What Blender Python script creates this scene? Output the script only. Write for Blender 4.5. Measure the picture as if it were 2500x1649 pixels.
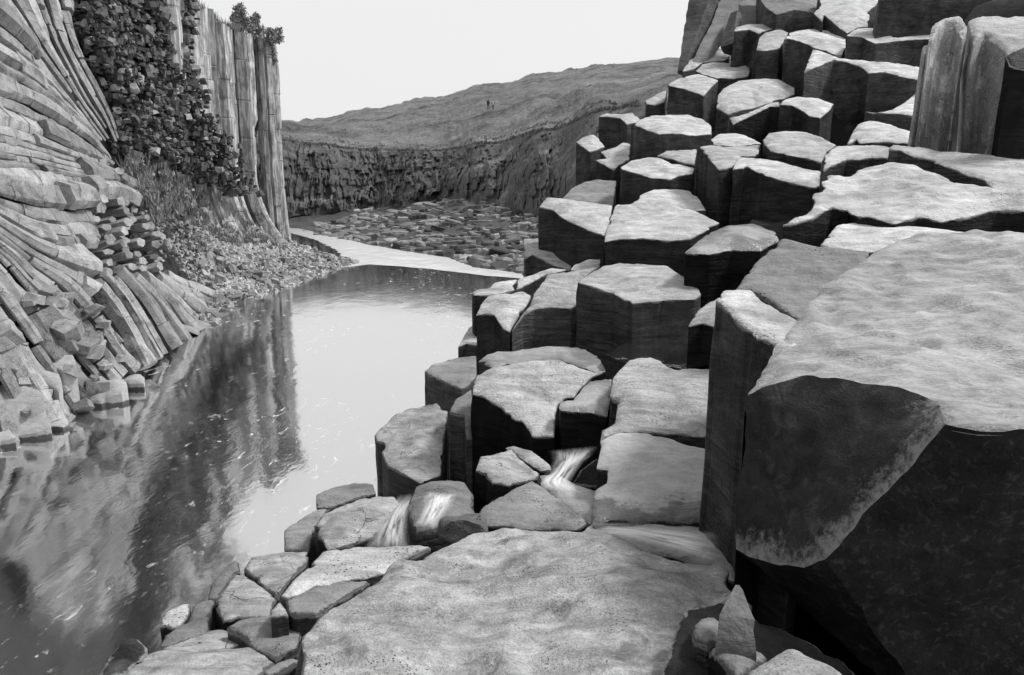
import bpy, bmesh, math, random
from mathutils import Vector, Matrix, noise
from mathutils.geometry import delaunay_2d_cdt
from mathutils.bvhtree import BVHTree

for _o in list(bpy.data.objects):
    bpy.data.objects.remove(_o, do_unlink=True)
SC = bpy.context.scene
COL = SC.collection
R = math.radians
V = Vector

# ------------------------------------------------------------------ camera
CAM = V((0.0, 0.0, 3.2))          # eye, metres above the river
PITCH = R(10.8)
LENS = 26.0
FPX = 2500 * LENS / 36.0
cam_data = bpy.data.cameras.new('camera')
cam_data.lens = LENS
cam_data.sensor_width = 36.0
cam_data.sensor_fit = 'HORIZONTAL'
cam_data.clip_start = 0.05
cam_data.clip_end = 3000
cam = bpy.data.objects.new('camera', cam_data)
COL.objects.link(cam)
cam.location = CAM
cam.rotation_euler = (R(90) - PITCH, 0, 0)
SC.camera = cam

# ------------------------------------------------------------------ sky, sun, exposure
SUN_EL, SUN_AZ = R(52), R(74)     # azimuth measured from +y towards +x (the right-hand bank)
world = bpy.data.worlds.new('World')
SC.world = world
world.use_nodes = True
wt = world.node_tree
wt.nodes.clear()
w_out = wt.nodes.new('ShaderNodeOutputWorld')
w_bg = wt.nodes.new('ShaderNodeBackground')
w_sky = wt.nodes.new('ShaderNodeTexSky')
w_sky.sky_type = 'NISHITA'
w_sky.sun_disc = False
w_sky.sun_elevation = SUN_EL
w_sky.sun_rotation = SUN_AZ
w_sky.air_density = 1.0
w_sky.dust_density = 6.0
w_sky.ozone_density = 1.0
w_bw = wt.nodes.new('ShaderNodeRGBToBW')          # black-and-white photograph: neutral sky
w_mix = wt.nodes.new('ShaderNodeMix')             # thin high overcast evens the sky out
w_mix.data_type = 'FLOAT'
w_mix.inputs[0].default_value = 0.85
w_mix.inputs[3].default_value = 7.9
wt.links.new(w_sky.outputs[0], w_bw.inputs[0])
wt.links.new(w_bw.outputs[0], w_mix.inputs[2])
wt.links.new(w_mix.outputs[0], w_bg.inputs[0])
w_bg.inputs[1].default_value = 0.1
wt.links.new(w_bg.outputs[0], w_out.inputs[0])

sun_data = bpy.data.lights.new('sun', 'SUN')
sun_data.energy = 2.8
sun_data.angle = R(10)
sun_data.color = (1, 1, 1)
sun = bpy.data.objects.new('sun', sun_data)
COL.objects.link(sun)
_sd = V((math.cos(SUN_EL) * math.sin(SUN_AZ), math.cos(SUN_EL) * math.cos(SUN_AZ), math.sin(SUN_EL)))
sun.rotation_euler = _sd.to_track_quat('Z', 'Y').to_euler()
sun.location = (20, 0, 40)

SC.view_settings.view_transform = 'Standard'
SC.view_settings.look = 'None'
SC.view_settings.gamma = 1
SC.view_settings.use_curve_mapping = False
SC.view_settings.exposure = 0.28
SC.render.engine = 'CYCLES'
SC.cycles.use_denoising = True
SC.cycles.use_adaptive_sampling = True
SC.cycles.adaptive_threshold = 0.025
SC.cycles.max_bounces = 4
SC.cycles.diffuse_bounces = 2
SC.cycles.glossy_bounces = 2
SC.cycles.transparent_max_bounces = 6

# ------------------------------------------------------------------ geometry helpers
FWD = V((0, math.cos(PITCH), -math.sin(PITCH)))
UPV = V((0, math.sin(PITCH), math.cos(PITCH)))
RGT = V((1, 0, 0))


def ray(px, py):
    return FWD + RGT * ((px - 1250.0) / FPX) + UPV * ((824.5 - py) / FPX)


def P(px, py, d):
    return CAM + ray(px, py) * d


def d_at_z(px, py, z):
    """distance at which the line of sight through a photo pixel meets height z"""
    r = ray(px, py)
    return (z - CAM.z) / r.z


def G(px, py, z=0.0):
    return P(px, py, d_at_z(px, py, z))


ZONES = {'S': (0, 0, 1.0), '4': (1350, 0, 2.614), '5': (1900, 0, 2.613), '6': (1000, 500, 2.614),
         '7': (650, 1000, 2.161), '8': (1600, 500, 1.3645), '9': (200, 1200, 3.396), 'A': (1600, 0, 2.641),
         'B': (1600, 1300, 2.641), 'L1': (0, 0, 3.92), 'L2': (0, 350, 3.92), 'L3': (0, 700, 3.92)}


def zpx(zone, p):
    ox, oy, s = ZONES[zone]
    return (ox + p[0] / s, oy + p[1] / s)


def fbm(v, oct=4, h=1.0):
    return noise.fractal(v, h, 2.1, oct)


def link(name, me, mat=None, parent=None, loc=None):
    o = bpy.data.objects.new(name, me)
    COL.objects.link(o)
    if mat is not None and me is not None and not me.materials:
        me.materials.append(mat)
    if parent is not None:
        o.parent = parent
    if loc is not None:
        o.location = loc
    return o


def tag(o, label=None, cat=None, group=None, kind=None):
    if label: o['label'] = label
    if cat: o['category'] = cat
    if group: o['group'] = group
    if kind: o['kind'] = kind
    return o


def empty(name, loc):
    o = bpy.data.objects.new(name, None)
    o.empty_display_size = 0.2
    o.location = loc
    COL.objects.link(o)
    return o


def mesh(name, verts, faces, smooth=True, sharp=None):
    me = bpy.data.meshes.new(name)
    me.from_pydata([tuple(v) for v in verts], [], faces)
    me.update()
    if smooth:
        me.polygons.foreach_set('use_smooth', [True] * len(me.polygons))
        if sharp:
            me.set_sharp_from_angle(angle=R(sharp))
    return me


# ------------------------------------------------------------------ materials (all neutral: a monochrome print)
def new_mat(name):
    m = bpy.data.materials.new(name)
    m.use_nodes = True
    nt = m.node_tree
    nt.nodes.clear()
    out = nt.nodes.new('ShaderNodeOutputMaterial')
    b = nt.nodes.new('ShaderNodeBsdfPrincipled')
    nt.links.new(b.outputs[0], out.inputs[0])
    return m, nt, b


def n_pos(nt, scale=(1, 1, 1), rot=(0, 0, 0)):
    g = nt.nodes.new('ShaderNodeNewGeometry')
    mp = nt.nodes.new('ShaderNodeMapping')
    mp.inputs['Scale'].default_value = scale
    mp.inputs['Rotation'].default_value = rot
    nt.links.new(g.outputs['Position'], mp.inputs[0])
    return mp.outputs[0]


def n_noise(nt, vec, scale, detail=5, rough=0.6, dist=0.0):
    n = nt.nodes.new('ShaderNodeTexNoise')
    n.inputs['Scale'].default_value = scale
    n.inputs['Detail'].default_value = detail
    n.inputs['Roughness'].default_value = rough
    n.inputs['Distortion'].default_value = dist
    nt.links.new(vec, n.inputs['Vector'])
    return n.outputs[0]


def n_math(nt, op, a, b=None, clamp=False):
    n = nt.nodes.new('ShaderNodeMath')
    n.operation = op
    n.use_clamp = clamp
    for i, x in enumerate((a, b)):
        if x is None: continue
        if isinstance(x, (int, float)): n.inputs[i].default_value = x
        else: nt.links.new(x, n.inputs[i])
    return n.outputs[0]


def n_range(nt, x, a, b, c, d, smooth=False):
    n = nt.nodes.new('ShaderNodeMapRange')
    if smooth: n.interpolation_type = 'SMOOTHSTEP'
    for i, q in enumerate((a, b, c, d)):
        n.inputs[i + 1].default_value = q
    nt.links.new(x, n.inputs[0])
    return n.outputs[0]


def n_mixf(nt, f, a, b):
    n = nt.nodes.new('ShaderNodeMix')
    n.data_type = 'FLOAT'
    for i, x in ((0, f), (2, a), (3, b)):
        if isinstance(x, (int, float)): n.inputs[i].default_value = x
        else: nt.links.new(x, n.inputs[i])
    return n.outputs[0]


def n_rand(nt):
    return nt.nodes.new('ShaderNodeObjectInfo').outputs['Random']


def n_bump(nt, h, strength, dist, normal=None):
    n = nt.nodes.new('ShaderNodeBump')
    n.inputs['Strength'].default_value = strength
    n.inputs['Distance'].default_value = dist
    nt.links.new(h, n.inputs['Height'])
    if normal is not None: nt.links.new(normal, n.inputs['Normal'])
    return n.outputs[0]


def rock_mat(name, base, var=0.25, scale=1.0, rough=0.75, bump=0.5, striae=0.0, pits=0.0, rand=0.15, spec=0.35,
             stain=0.0, stain_scale=1.3, streak=0.0, wet=0.0, squash=(1, 1, 1), cracks=0.0, crack_scale=2.0, lines=0.0, rim=None, tone=False, grain=0.5, cloud=0.8):
    """grey basalt: mottling on three scales, optional chisel striae, pits, dark stains and vertical streaks"""
    m, nt, b = new_mat(name)
    p = n_pos(nt, squash)
    big = n_noise(nt, p, 0.9 * scale, 2, 0.5)
    mid = n_noise(nt, p, 5.0 * scale, 4, 0.64, 0.4)
    fine = n_noise(nt, p, 46.0 * scale, 2, 0.7)
    s = n_math(nt, 'ADD', n_math(nt, 'MULTIPLY', n_math(nt, 'SUBTRACT', big, 0.5), cloud), n_math(nt, 'MULTIPLY', mid, 0.9))
    s = n_math(nt, 'ADD', n_math(nt, 'ADD', s, n_math(nt, 'MULTIPLY', n_math(nt, 'SUBTRACT', fine, 0.5), grain)), 0.65)           # about 1.1 on average
    val = n_range(nt, s, 0.75, 1.45, base * (1 - var), base * (1 + var))
    r = n_range(nt, n_rand(nt), 0, 1, 1 - rand, 1 + rand)
    val = n_math(nt, 'MULTIPLY', val, r)
    height = n_math(nt, 'ADD', n_math(nt, 'MULTIPLY', mid, 1.0), n_math(nt, 'MULTIPLY', fine, 0.7 * grain))
    if striae:
        ps = n_pos(nt, (1.3, 1.3, 10.0), (0.06, 0.05, 0))
        st = n_noise(nt, ps, 1.9, 4, 0.7, 0.9)
        val = n_math(nt, 'MULTIPLY', val, n_range(nt, st, 0.3, 0.72, 1 - striae, 1 + striae))
        height = n_math(nt, 'ADD', height, n_math(nt, 'MULTIPLY', st, 1.2))
    if lines:                                   # faint plumose lineation of a fracture surface
        pl = n_pos(nt, (2.2, 9.0, 5.0), (0.1, 0.15, 0.5))
        ln = n_noise(nt, pl, 1.4, 4, 0.62, 0.9)
        val = n_math(nt, 'MULTIPLY', val, n_range(nt, ln, 0.32, 0.68, 1 - lines, 1 + lines * 0.6))
        height = n_math(nt, 'ADD', height, n_math(nt, 'MULTIPLY', ln, 0.9))
    if cracks:
        vc = nt.nodes.new('ShaderNodeTexVoronoi')
        vc.feature = 'DISTANCE_TO_EDGE'
        vc.inputs['Scale'].default_value = crack_scale
        wv_ = nt.nodes.new('ShaderNodeVectorMath')
        wv_.operation = 'MULTIPLY_ADD'
        nz = nt.nodes.new('ShaderNodeTexNoise')
        nz.inputs['Scale'].default_value = crack_scale * 1.7
        nz.inputs['Detail'].default_value = 4
        nt.links.new(p, nz.inputs['Vector'])
        nt.links.new(nz.outputs['Color'], wv_.inputs[0])
        wv_.inputs[1].default_value = (0.55 / crack_scale,) * 3
        nt.links.new(p, wv_.inputs[2])
        nt.links.new(wv_.outputs[0], vc.inputs['Vector'])
        cg = n_range(nt, n_noise(nt, p, crack_scale * 1.1, 2), 0.5, 0.62, 0, 1)
        ck = n_math(nt, 'MULTIPLY', n_range(nt, vc.outputs['Distance'], 0.0, 0.009, 1, 0), cg)
        val = n_math(nt, 'MULTIPLY', val, n_range(nt, ck, 0, 1, 1, 1 - cracks))
        height = n_math(nt, 'SUBTRACT', height, n_math(nt, 'MULTIPLY', ck, 2.0))
    if pits:
        v = nt.nodes.new('ShaderNodeTexVoronoi')
        v.inputs['Scale'].default_value = 34 * scale
        nt.links.new(p, v.inputs['Vector'])
        gate = n_range(nt, n_noise(nt, p, 3.3 * scale, 3), 0.54, 0.68, 0, 1)
        pit = n_math(nt, 'MULTIPLY', n_range(nt, v.outputs['Distance'], 0.1, 0.3, 1, 0), gate)
        val = n_math(nt, 'MULTIPLY', val, n_range(nt, pit, 0, 1, 1, 1 - pits))
        height = n_math(nt, 'SUBTRACT', height, n_math(nt, 'MULTIPLY', pit, 1.2))
    if stain:
        q = n_noise(nt, n_pos(nt, (1, 1, 1.0)), stain_scale, 5, 0.66, 0.6)
        val = n_math(nt, 'MULTIPLY', val, n_range(nt, q, 0.52, 0.66, 1, 1 - stain, True))
    rr = rough
    if streak:
        q = n_noise(nt, n_pos(nt, (5.0, 5.0, 0.6)), 1.5, 4, 0.62, 0.6)
        val = n_math(nt, 'MULTIPLY', val, n_range(nt, q, 0.42, 0.62, 1 - streak, 1 + streak, True))
    if wet:
        q = n_noise(nt, n_pos(nt, (1.6, 1.6, 1.6)), 1.1, 4, 0.6, 0.5)
        wv = n_range(nt, q, 0.42, 0.58, 0, 1, True)
        val = n_math(nt, 'MULTIPLY', val, n_range(nt, wv, 0, 1, 1.0, 0.55))
        rr = n_range(nt, wv, 0, 1, rough, wet)
    if rim is not None:                         # arris worn by frost and water: grains of the other tone along the edge
        at = nt.nodes.new('ShaderNodeAttribute')
        at.attribute_name = 'arris'
        near = n_range(nt, at.outputs['Fac'], 0.0, rim[1], 0.30, -0.35)
        wn = n_math(nt, 'ADD', n_math(nt, 'MULTIPLY', n_noise(nt, p, 6.0, 3, 0.6), 0.7), n_math(nt, 'MULTIPLY', n_noise(nt, p, 42.0, 3, 0.7), 0.45))
        msk = n_range(nt, n_math(nt, 'ADD', wn, near), 0.66, 0.80, 0, 1, True)
        val = n_mixf(nt, msk, val, rim[0])
    if tone:
        at = nt.nodes.new('ShaderNodeAttribute')
        at.attribute_name = 'tone'
        val = n_math(nt, 'MULTIPLY', val, n_math(nt, 'ADD', at.outputs['Fac'], 1.0))
    cc = nt.nodes.new('ShaderNodeCombineColor')
    for i in range(3): nt.links.new(val, cc.inputs[i])
    nt.links.new(cc.outputs[0], b.inputs['Base Color'])
    if isinstance(rr, float): b.inputs['Roughness'].default_value = rr
    else: nt.links.new(rr, b.inputs['Roughness'])
    b.inputs['Specular IOR Level'].default_value = spec
    nt.links.new(n_bump(nt, height, bump, 0.02 / scale), b.inputs['Normal'])
    return m


M = {}
M['top'] = rock_mat('worn top-lit basalt head', 0.44, 0.40, 1.3, 0.7, 1.0, pits=0.35, rand=0.2, stain=0.34, stain_scale=1.6, lines=0.32, rim=(0.15, 0.028), grain=0.7, cloud=0.7)  # worn, and paler than the sides so light from above is in the colour
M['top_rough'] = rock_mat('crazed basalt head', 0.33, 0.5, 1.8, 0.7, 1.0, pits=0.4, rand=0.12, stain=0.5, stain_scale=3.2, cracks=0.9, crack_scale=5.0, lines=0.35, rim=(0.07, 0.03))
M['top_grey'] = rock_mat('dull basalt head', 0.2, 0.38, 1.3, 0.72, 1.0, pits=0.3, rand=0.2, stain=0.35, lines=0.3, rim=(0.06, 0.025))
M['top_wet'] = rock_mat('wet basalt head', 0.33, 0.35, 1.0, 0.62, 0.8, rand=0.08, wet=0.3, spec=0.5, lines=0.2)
M['side'] = rock_mat('chiselled basalt flank', 0.053, 0.75, 1.3, 0.7, 1.0, striae=0.55, rand=0.5, spec=0.22, stain=0.5, stain_scale=0.9, rim=(0.22, 0.045))  # dark basalt, lowered against the heads so side shade is in the colour
M['side_dark'] = rock_mat('shade black basalt flank', 0.013, 0.7, 1.3, 0.65, 0.9, striae=0.45, rand=0.25, spec=0.1, rim=(0.16, 0.035))  # near-black copy of the flank with deep shade put into its colour
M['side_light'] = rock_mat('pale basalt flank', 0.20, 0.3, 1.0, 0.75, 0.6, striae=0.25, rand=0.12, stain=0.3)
M['slab'] = rock_mat('foreground slab rock', 0.31, 0.6, 2.4, 0.72, 1.0, pits=0.6, rand=0.0, stain=0.45, stain_scale=4.2, lines=0.36, rim=(0.08, 0.03), grain=0.8, cloud=0.6)
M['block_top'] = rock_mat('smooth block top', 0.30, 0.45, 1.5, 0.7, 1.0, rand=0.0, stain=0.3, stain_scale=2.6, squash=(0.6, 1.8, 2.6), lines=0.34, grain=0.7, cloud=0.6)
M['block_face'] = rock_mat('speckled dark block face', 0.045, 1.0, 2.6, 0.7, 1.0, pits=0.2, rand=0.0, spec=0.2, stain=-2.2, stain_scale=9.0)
M['flank'] = rock_mat('dark speckled flank', 0.013, 0.8, 2.2, 0.7, 1.0, rand=0.0, spec=0.1, stain=-1.4, stain_scale=34.0)  # near-black base carries the shade under the overhang in its colour
M['streaked'] = rock_mat('water streaked rock', 0.34, 0.6, 1.3, 0.8, 1.0, rand=0.06, stain=-0.8, stain_scale=4.0, spec=0.15, cracks=0.85, crack_scale=2.4, grain=1.2)
M['bedrock'] = rock_mat('dark bedrock', 0.02, 0.5, 1.0, 0.75, 0.7, rand=0.0, spec=0.15)
M['cliff'] = rock_mat('pale cliff columns', 0.27, 0.55, 1.4, 0.78, 1.0, pits=0.35, rand=0.3, stain=0.5, stain_scale=2.0, cracks=0.85, crack_scale=2.8, grain=1.1)
M['cliff_dark'] = rock_mat('rusty dark cliff rock', 0.20, 0.65, 1.2, 0.8, 1.0, rand=0.7, tone=True)
M['cliff_back'] = rock_mat('shaded cliff rock', 0.03, 0.5, 0.8, 0.85, 1.0, rand=0.0)  # near-black base paints shade into the gaps between the cliff columns
M['shore'] = rock_mat('bleached shore rock', 0.46, 0.16, 1.0, 0.72, 0.6, rand=0.16, cracks=0.4, crack_scale=2.0)
M['tall'] = rock_mat('tall cliff columns', 0.31, 0.4, 0.5, 0.8, 0.9, rand=0.4, streak=0.4, stain=0.45, stain_scale=0.6)
M['scree'] = rock_mat('scree rubble', 0.22, 0.5, 0.8, 0.85, 1.0, rand=0.45, tone=True)
M['far_cliff'] = rock_mat('far dark cliff', 0.06, 0.85, 0.3, 0.85, 1.0, rand=0.0, stain=-1.0, stain_scale=0.25, streak=0.3)
M['far_stone'] = rock_mat('far shelf stones', 0.095, 0.8, 0.7, 0.8, 1.0, rand=0.8, tone=True)
M['shelf'] = rock_mat('shelf bed', 0.045, 0.6, 0.4, 0.8, 0.9, rand=0.0)


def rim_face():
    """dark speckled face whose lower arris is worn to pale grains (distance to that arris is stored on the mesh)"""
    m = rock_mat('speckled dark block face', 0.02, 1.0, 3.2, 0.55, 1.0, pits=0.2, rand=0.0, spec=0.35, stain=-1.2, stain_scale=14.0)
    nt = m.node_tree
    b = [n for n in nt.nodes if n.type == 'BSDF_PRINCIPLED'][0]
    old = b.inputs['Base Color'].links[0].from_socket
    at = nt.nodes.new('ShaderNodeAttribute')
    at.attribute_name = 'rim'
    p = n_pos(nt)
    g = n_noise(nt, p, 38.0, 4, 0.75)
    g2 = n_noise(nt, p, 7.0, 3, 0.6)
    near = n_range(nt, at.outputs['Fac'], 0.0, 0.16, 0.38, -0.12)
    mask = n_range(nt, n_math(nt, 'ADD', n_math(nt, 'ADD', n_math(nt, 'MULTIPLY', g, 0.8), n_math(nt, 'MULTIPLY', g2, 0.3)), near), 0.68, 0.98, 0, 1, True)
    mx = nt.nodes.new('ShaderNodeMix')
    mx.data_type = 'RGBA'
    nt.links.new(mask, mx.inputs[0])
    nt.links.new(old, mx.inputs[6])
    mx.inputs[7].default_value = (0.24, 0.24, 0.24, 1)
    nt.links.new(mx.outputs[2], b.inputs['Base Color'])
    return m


M['block_face'] = rim_face()


def tide_top(z0, base=0.41, dark=0.36, span=0.16):
    """pale slab, soaked and dark below an uneven tide line at height z0"""
    m = rock_mat('tide marked rock', base, 0.3, 1.0, 0.7, 0.6, rand=0.0, stain=0.2, lines=0.16)
    nt = m.node_tree
    b = [n for n in nt.nodes if n.type == 'BSDF_PRINCIPLED'][0]
    old = b.inputs['Base Color'].links[0].from_socket
    g = nt.nodes.new('ShaderNodeNewGeometry')
    sx = nt.nodes.new('ShaderNodeSeparateXYZ')
    nt.links.new(g.outputs['Position'], sx.inputs[0])
    h = n_math(nt, 'ADD', sx.outputs[2], n_math(nt, 'MULTIPLY', n_noise(nt, n_pos(nt), 5.0, 5, 0.7), span))
    wet = n_range(nt, h, z0 + span * 0.45, z0 + span * 0.58, 1, 0, True)
    mx = nt.nodes.new('ShaderNodeMix')
    mx.data_type = 'RGBA'
    mx.blend_type = 'MULTIPLY'
    nt.links.new(wet, mx.inputs[0])
    nt.links.new(old, mx.inputs[6])
    mx.inputs[7].default_value = (dark, dark, dark, 1)
    nt.links.new(mx.outputs[2], b.inputs['Base Color'])
    nt.links.new(n_range(nt, wet, 0, 1, 0.7, 0.35), b.inputs['Roughness'])
    return m


M['tide'] = tide_top(P(*zpx('7', (1950, 430)), 4.05).z)
M['shore'] = tide_top(0.05, 0.36, 0.22, 0.12)

M['side_plain'] = rock_mat('weathered dark rock', 0.06, 0.75, 1.3, 0.7, 1.0, striae=0.4, rand=0.4, spec=0.22, stain=0.5, stain_scale=0.9)
M['grey_plain'] = rock_mat('weathered grey rock', 0.13, 0.35, 1.3, 0.75, 0.9, pits=0.25, rand=0.2, stain=0.3, lines=0.2)
import numpy as np
TOPS = {}          # thing name -> photo pixels of its head (used only to check the tracing)


def solve_plane(three):
    A = np.array([[1, x, y] for x, y, d in three], float)
    return np.linalg.solve(A, np.array([1.0 / d for x, y, d in three]))


def pip(poly, pts):
    x, y = pts[:, 0], pts[:, 1]
    ins = np.zeros(len(pts), bool)
    n = len(poly)
    for i in range(n):
        x1, y1 = poly[i]
        x2, y2 = poly[(i + 1) % n]
        c = ((y1 > y) != (y2 > y))
        with np.errstate(divide='ignore', invalid='ignore'):
            xi = (x2 - x1) * (y - y1) / (y2 - y1) + x1
        ins ^= c & (x < xi)
    return ins


def edge_dist(poly, pts):
    best = np.full(len(pts), 1e9)
    n = len(poly)
    for i in range(n):
        a = poly[i]
        b = poly[(i + 1) % n]
        ab = b - a
        L = max(ab @ ab, 1e-12)
        t = np.clip(((pts - a) @ ab) / L, 0, 1)
        d = pts - (a + t[:, None] * ab)
        best = np.minimum(best, np.sqrt((d * d).sum(1)))
    return best


def resample(poly, sp):
    out = []
    n = len(poly)
    for i in range(n):
        a, b = poly[i], poly[(i + 1) % n]
        L = np.linalg.norm(b - a)
        m = max(1, int(round(L / sp)))
        for k in range(m):
            out.append(a + (b - a) * (k / m))
    return np.array(out)


def soften(poly, f):
    """cut each traced corner a little so that edges are worn, not razor sharp"""
    out = []
    n = len(poly)
    for i in range(n):
        p, a, b = poly[i - 1], poly[i], poly[(i + 1) % n]
        out.append(a + (p - a) * f)
        out.append(a * (1 - f * 0.5) + (p + b) * f * 0.25)
        out.append(a + (b - a) * f)
    return np.array(out)


def head_mesh(zone, pts, Df, Db=None, k=0.8, plane=None, dome=0.025, amp=1.2, er=0.012, jag=0.4, seed=0, nsp=8.0, soft=0.05, dish=0.0):
    """traced outline -> real 3-D head of a column: outline laid on its own tilted plane, triangulated and roughened"""
    px = [zpx(zone, p) for p in pts]
    xs = [p[0] for p in px]
    ys = [p[1] for p in px]
    yf, yb = max(ys), min(ys)
    if plane is None:
        Wd = (max(xs) - min(xs)) * Df / FPX
        if Db is None: Db = Df + k * Wd
        xc = sum(xs) / len(xs)
        co = solve_plane([(xc, yf, Df), (xc, yb, Db), (xc + 100, yf, Df)])
    else:
        co = solve_plane([zpx(zone, q[:2]) + (q[2],) for q in plane])
    p3 = [P(x, y, 1.0 / max(co[0] + co[1] * x + co[2] * y, 0.003)) for x, y in px]
    c = sum(p3, V()) / len(p3)
    # plane normal by Newell
    n = V()
    for i in range(len(p3)):
        a, b = p3[i] - c, p3[(i + 1) % len(p3)] - c
        n += a.cross(b)
    n.normalize()
    if n.z < 0: n = -n
    u = V((1, 0, 0)) - n * n.x
    u.normalize()
    v = n.cross(u)
    poly = np.array([((q - c).dot(u), (q - c).dot(v)) for q in p3])
    area = 0.5 * sum(poly[i][0] * poly[(i + 1) % len(poly)][1] - poly[(i + 1) % len(poly)][0] * poly[i][1] for i in range(len(poly)))
    if area < 0: poly = poly[::-1].copy()
    W = math.sqrt(abs(area))
    dep = (c - CAM).dot(FWD)
    sp = min(max(dep * nsp / FPX, W / 60), W / 10)
    poly = resample(soften(poly, soft), sp)
    # ragged outline
    so = V((seed * 7.3, seed * 3.1, seed * 1.7))
    for i in range(len(poly)):
        q = V((poly[i][0], poly[i][1], 0)) / W
        f = V((fbm(q * 3.1 + so, 4), fbm(q * 3.1 + so + V((9, 4, 2)), 4), 0)) * (0.011 * W * jag)
        f += V((noise.noise(q * 19 + so), noise.noise(q * 19 - so), 0)) * (0.005 * W * jag)
        nk = noise.noise(q * 5.3 + so * 1.3)
        if nk > 0.28: f -= q.normalized() * W * min(0.05, (nk - 0.28) * 0.22) * (0.4 + jag)
        poly[i] += (f.x, f.y)
    lo, hi = poly.min(0), poly.max(0)
    rng = np.random.RandomState(seed + 5)
    g = np.array([(x, y) for x in np.arange(lo[0], hi[0], sp) for y in np.arange(lo[1], hi[1], sp)]) if W > 0 else np.zeros((0, 2))
    g = g + rng.uniform(-0.28, 0.28, g.shape) * sp
    g = g[pip(poly, g)]
    e = edge_dist(poly, g)
    g, e = g[e > 0.45 * sp], e[e > 0.45 * sp]
    nb = len(poly)
    # two inner rims so that the edge rolls over
    allp = np.vstack([poly, g])
    alle = np.concatenate([np.zeros(nb), e])
    res = delaunay_2d_cdt([V(q) for q in allp], [], [list(range(nb))], 1, 1e-6)
    vv, faces = res[0], res[2]
    orig = res[3]
    emap = [min((alle[j] for j in o), default=0.0) if o else 0.0 for o in orig]

    def hgt(q, ee):
        t = min(ee / (0.5 * W), 1.0)
        r = V((q[0], q[1], 0)) / W
        h = (dome - dish) * W * (1 - (1 - t) ** 2)
        h += amp * W * (0.022 * fbm(r * 1.7 + so, 3) * min(1.0, 0.35 + ee / (0.16 * W)) + 0.005 * fbm(r * 8 + so, 3))
        h -= amp * W * 0.013 * abs(fbm(r * 2.4 + so + V((3, 1, 4)), 4)) * min(1.0, 0.3 + ee / (0.2 * W))
        w = er * (0.6 + 1.0 * abs(fbm(r * 5 - so, 2)))
        h -= w * max(0.0, 1 - ee / (1.6 * w)) ** 2
        return h
    verts = []
    for q, ee in zip(vv, emap):
        verts.append(c + u * q[0] + v * q[1] + n * hgt(q, ee))
    rim = [c + u * q[0] + v * q[1] + n * hgt(q, 0.0) for q in poly]
    fs = []
    for f in faces:
        a, b, d = [verts[i] for i in f[:3]]
        if (b - a).cross(d - a).dot(n) < 0: f = list(reversed(f))
        fs.append(tuple(f))
    return dict(verts=verts, faces=fs, rim=rim, c=c, n=n, W=W, px=px, dep=dep, edge=emap)


RING = (0, .015, .05, .1, .17, .25, .35, .47, .6, .76, .95, 1.2, 1.55, 2.0, 2.6, 3.4, 4.5, 6, 8, 10, 13)


def shaft_mesh(H, bot, lean=(0, 0), amp=1.0, flare=0.0, seed=0):
    rim, c, W = H['rim'], H['c'], H['W']
    top = max(q.z for q in rim)
    n = len(rim)
    verts, faces = [], []
    L = max(0.3, min(q.z for q in rim) - bot)
    rings = [t for t in RING if t < L * 0.93] + [L]
    so = V((seed * 2.3, seed * 5.1, seed))
    for j, t in enumerate(rings):
        for q in rim:
            out = V((q.x - c.x, q.y - c.y, 0))
            ol = max(out.length, 1e-4)
            out /= ol
            if j == len(rings) - 1:
                z = bot
            else:
                z = q.z - t * (1 + (q.z - bot - L) / max(L, .3) * min(1, t))
            p = V((q.x + lean[0] * t, q.y + lean[1] * t, z))
            w = min(1.0, t / 0.12)
            d = 0.012 * fbm(V((p.x * 1.3, p.y * 1.3, p.z * 5.0)) + so, 4) + 0.028 * fbm(V((p.x * 0.9, p.y * 0.9, p.z * 1.2)) - so, 2)
            p += out * (d * W * amp * w + flare * min(ol, W) * min(t, 1.0))
            verts.append(p)
    for j in range(len(rings) - 1):
        for i in range(n):
            a, b = j * n + i, j * n + (i + 1) % n
            faces.append((a, a + n, b + n, b))
    faces.append(tuple(range((len(rings) - 1) * n, len(rings) * n))[::-1])
    return verts, faces


SEED = [0]


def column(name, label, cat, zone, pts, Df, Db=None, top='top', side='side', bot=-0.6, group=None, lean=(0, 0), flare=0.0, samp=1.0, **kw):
    SEED[0] += 1
    sd = SEED[0]
    H = head_mesh(zone, pts, Df, Db, seed=sd, **kw)
    base = V((H['c'].x, H['c'].y, bot))
    root = empty(name, base)
    tag(root, label, cat, group)
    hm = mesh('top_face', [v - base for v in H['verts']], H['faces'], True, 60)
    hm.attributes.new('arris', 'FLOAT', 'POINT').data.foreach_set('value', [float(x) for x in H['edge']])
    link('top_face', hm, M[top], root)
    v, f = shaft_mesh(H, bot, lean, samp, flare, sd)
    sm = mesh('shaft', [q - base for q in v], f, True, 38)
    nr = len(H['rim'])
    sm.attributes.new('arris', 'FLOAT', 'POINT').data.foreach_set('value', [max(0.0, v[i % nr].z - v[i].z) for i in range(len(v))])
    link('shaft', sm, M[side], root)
    TOPS[root.name] = H['px']
    return root, H
# ------------------------------------------------------------------ right bank: every column is traced and stands on its own
GR = 'basalt columns stepping up the right bank'


def col(label, zone, pts, Df, Db=None, **kw):
    return column(kw.pop('name', 'basalt_stump'), label, kw.pop('cat', 'basalt column'), zone, pts, Df, Db, group=GR, **kw)


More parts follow.
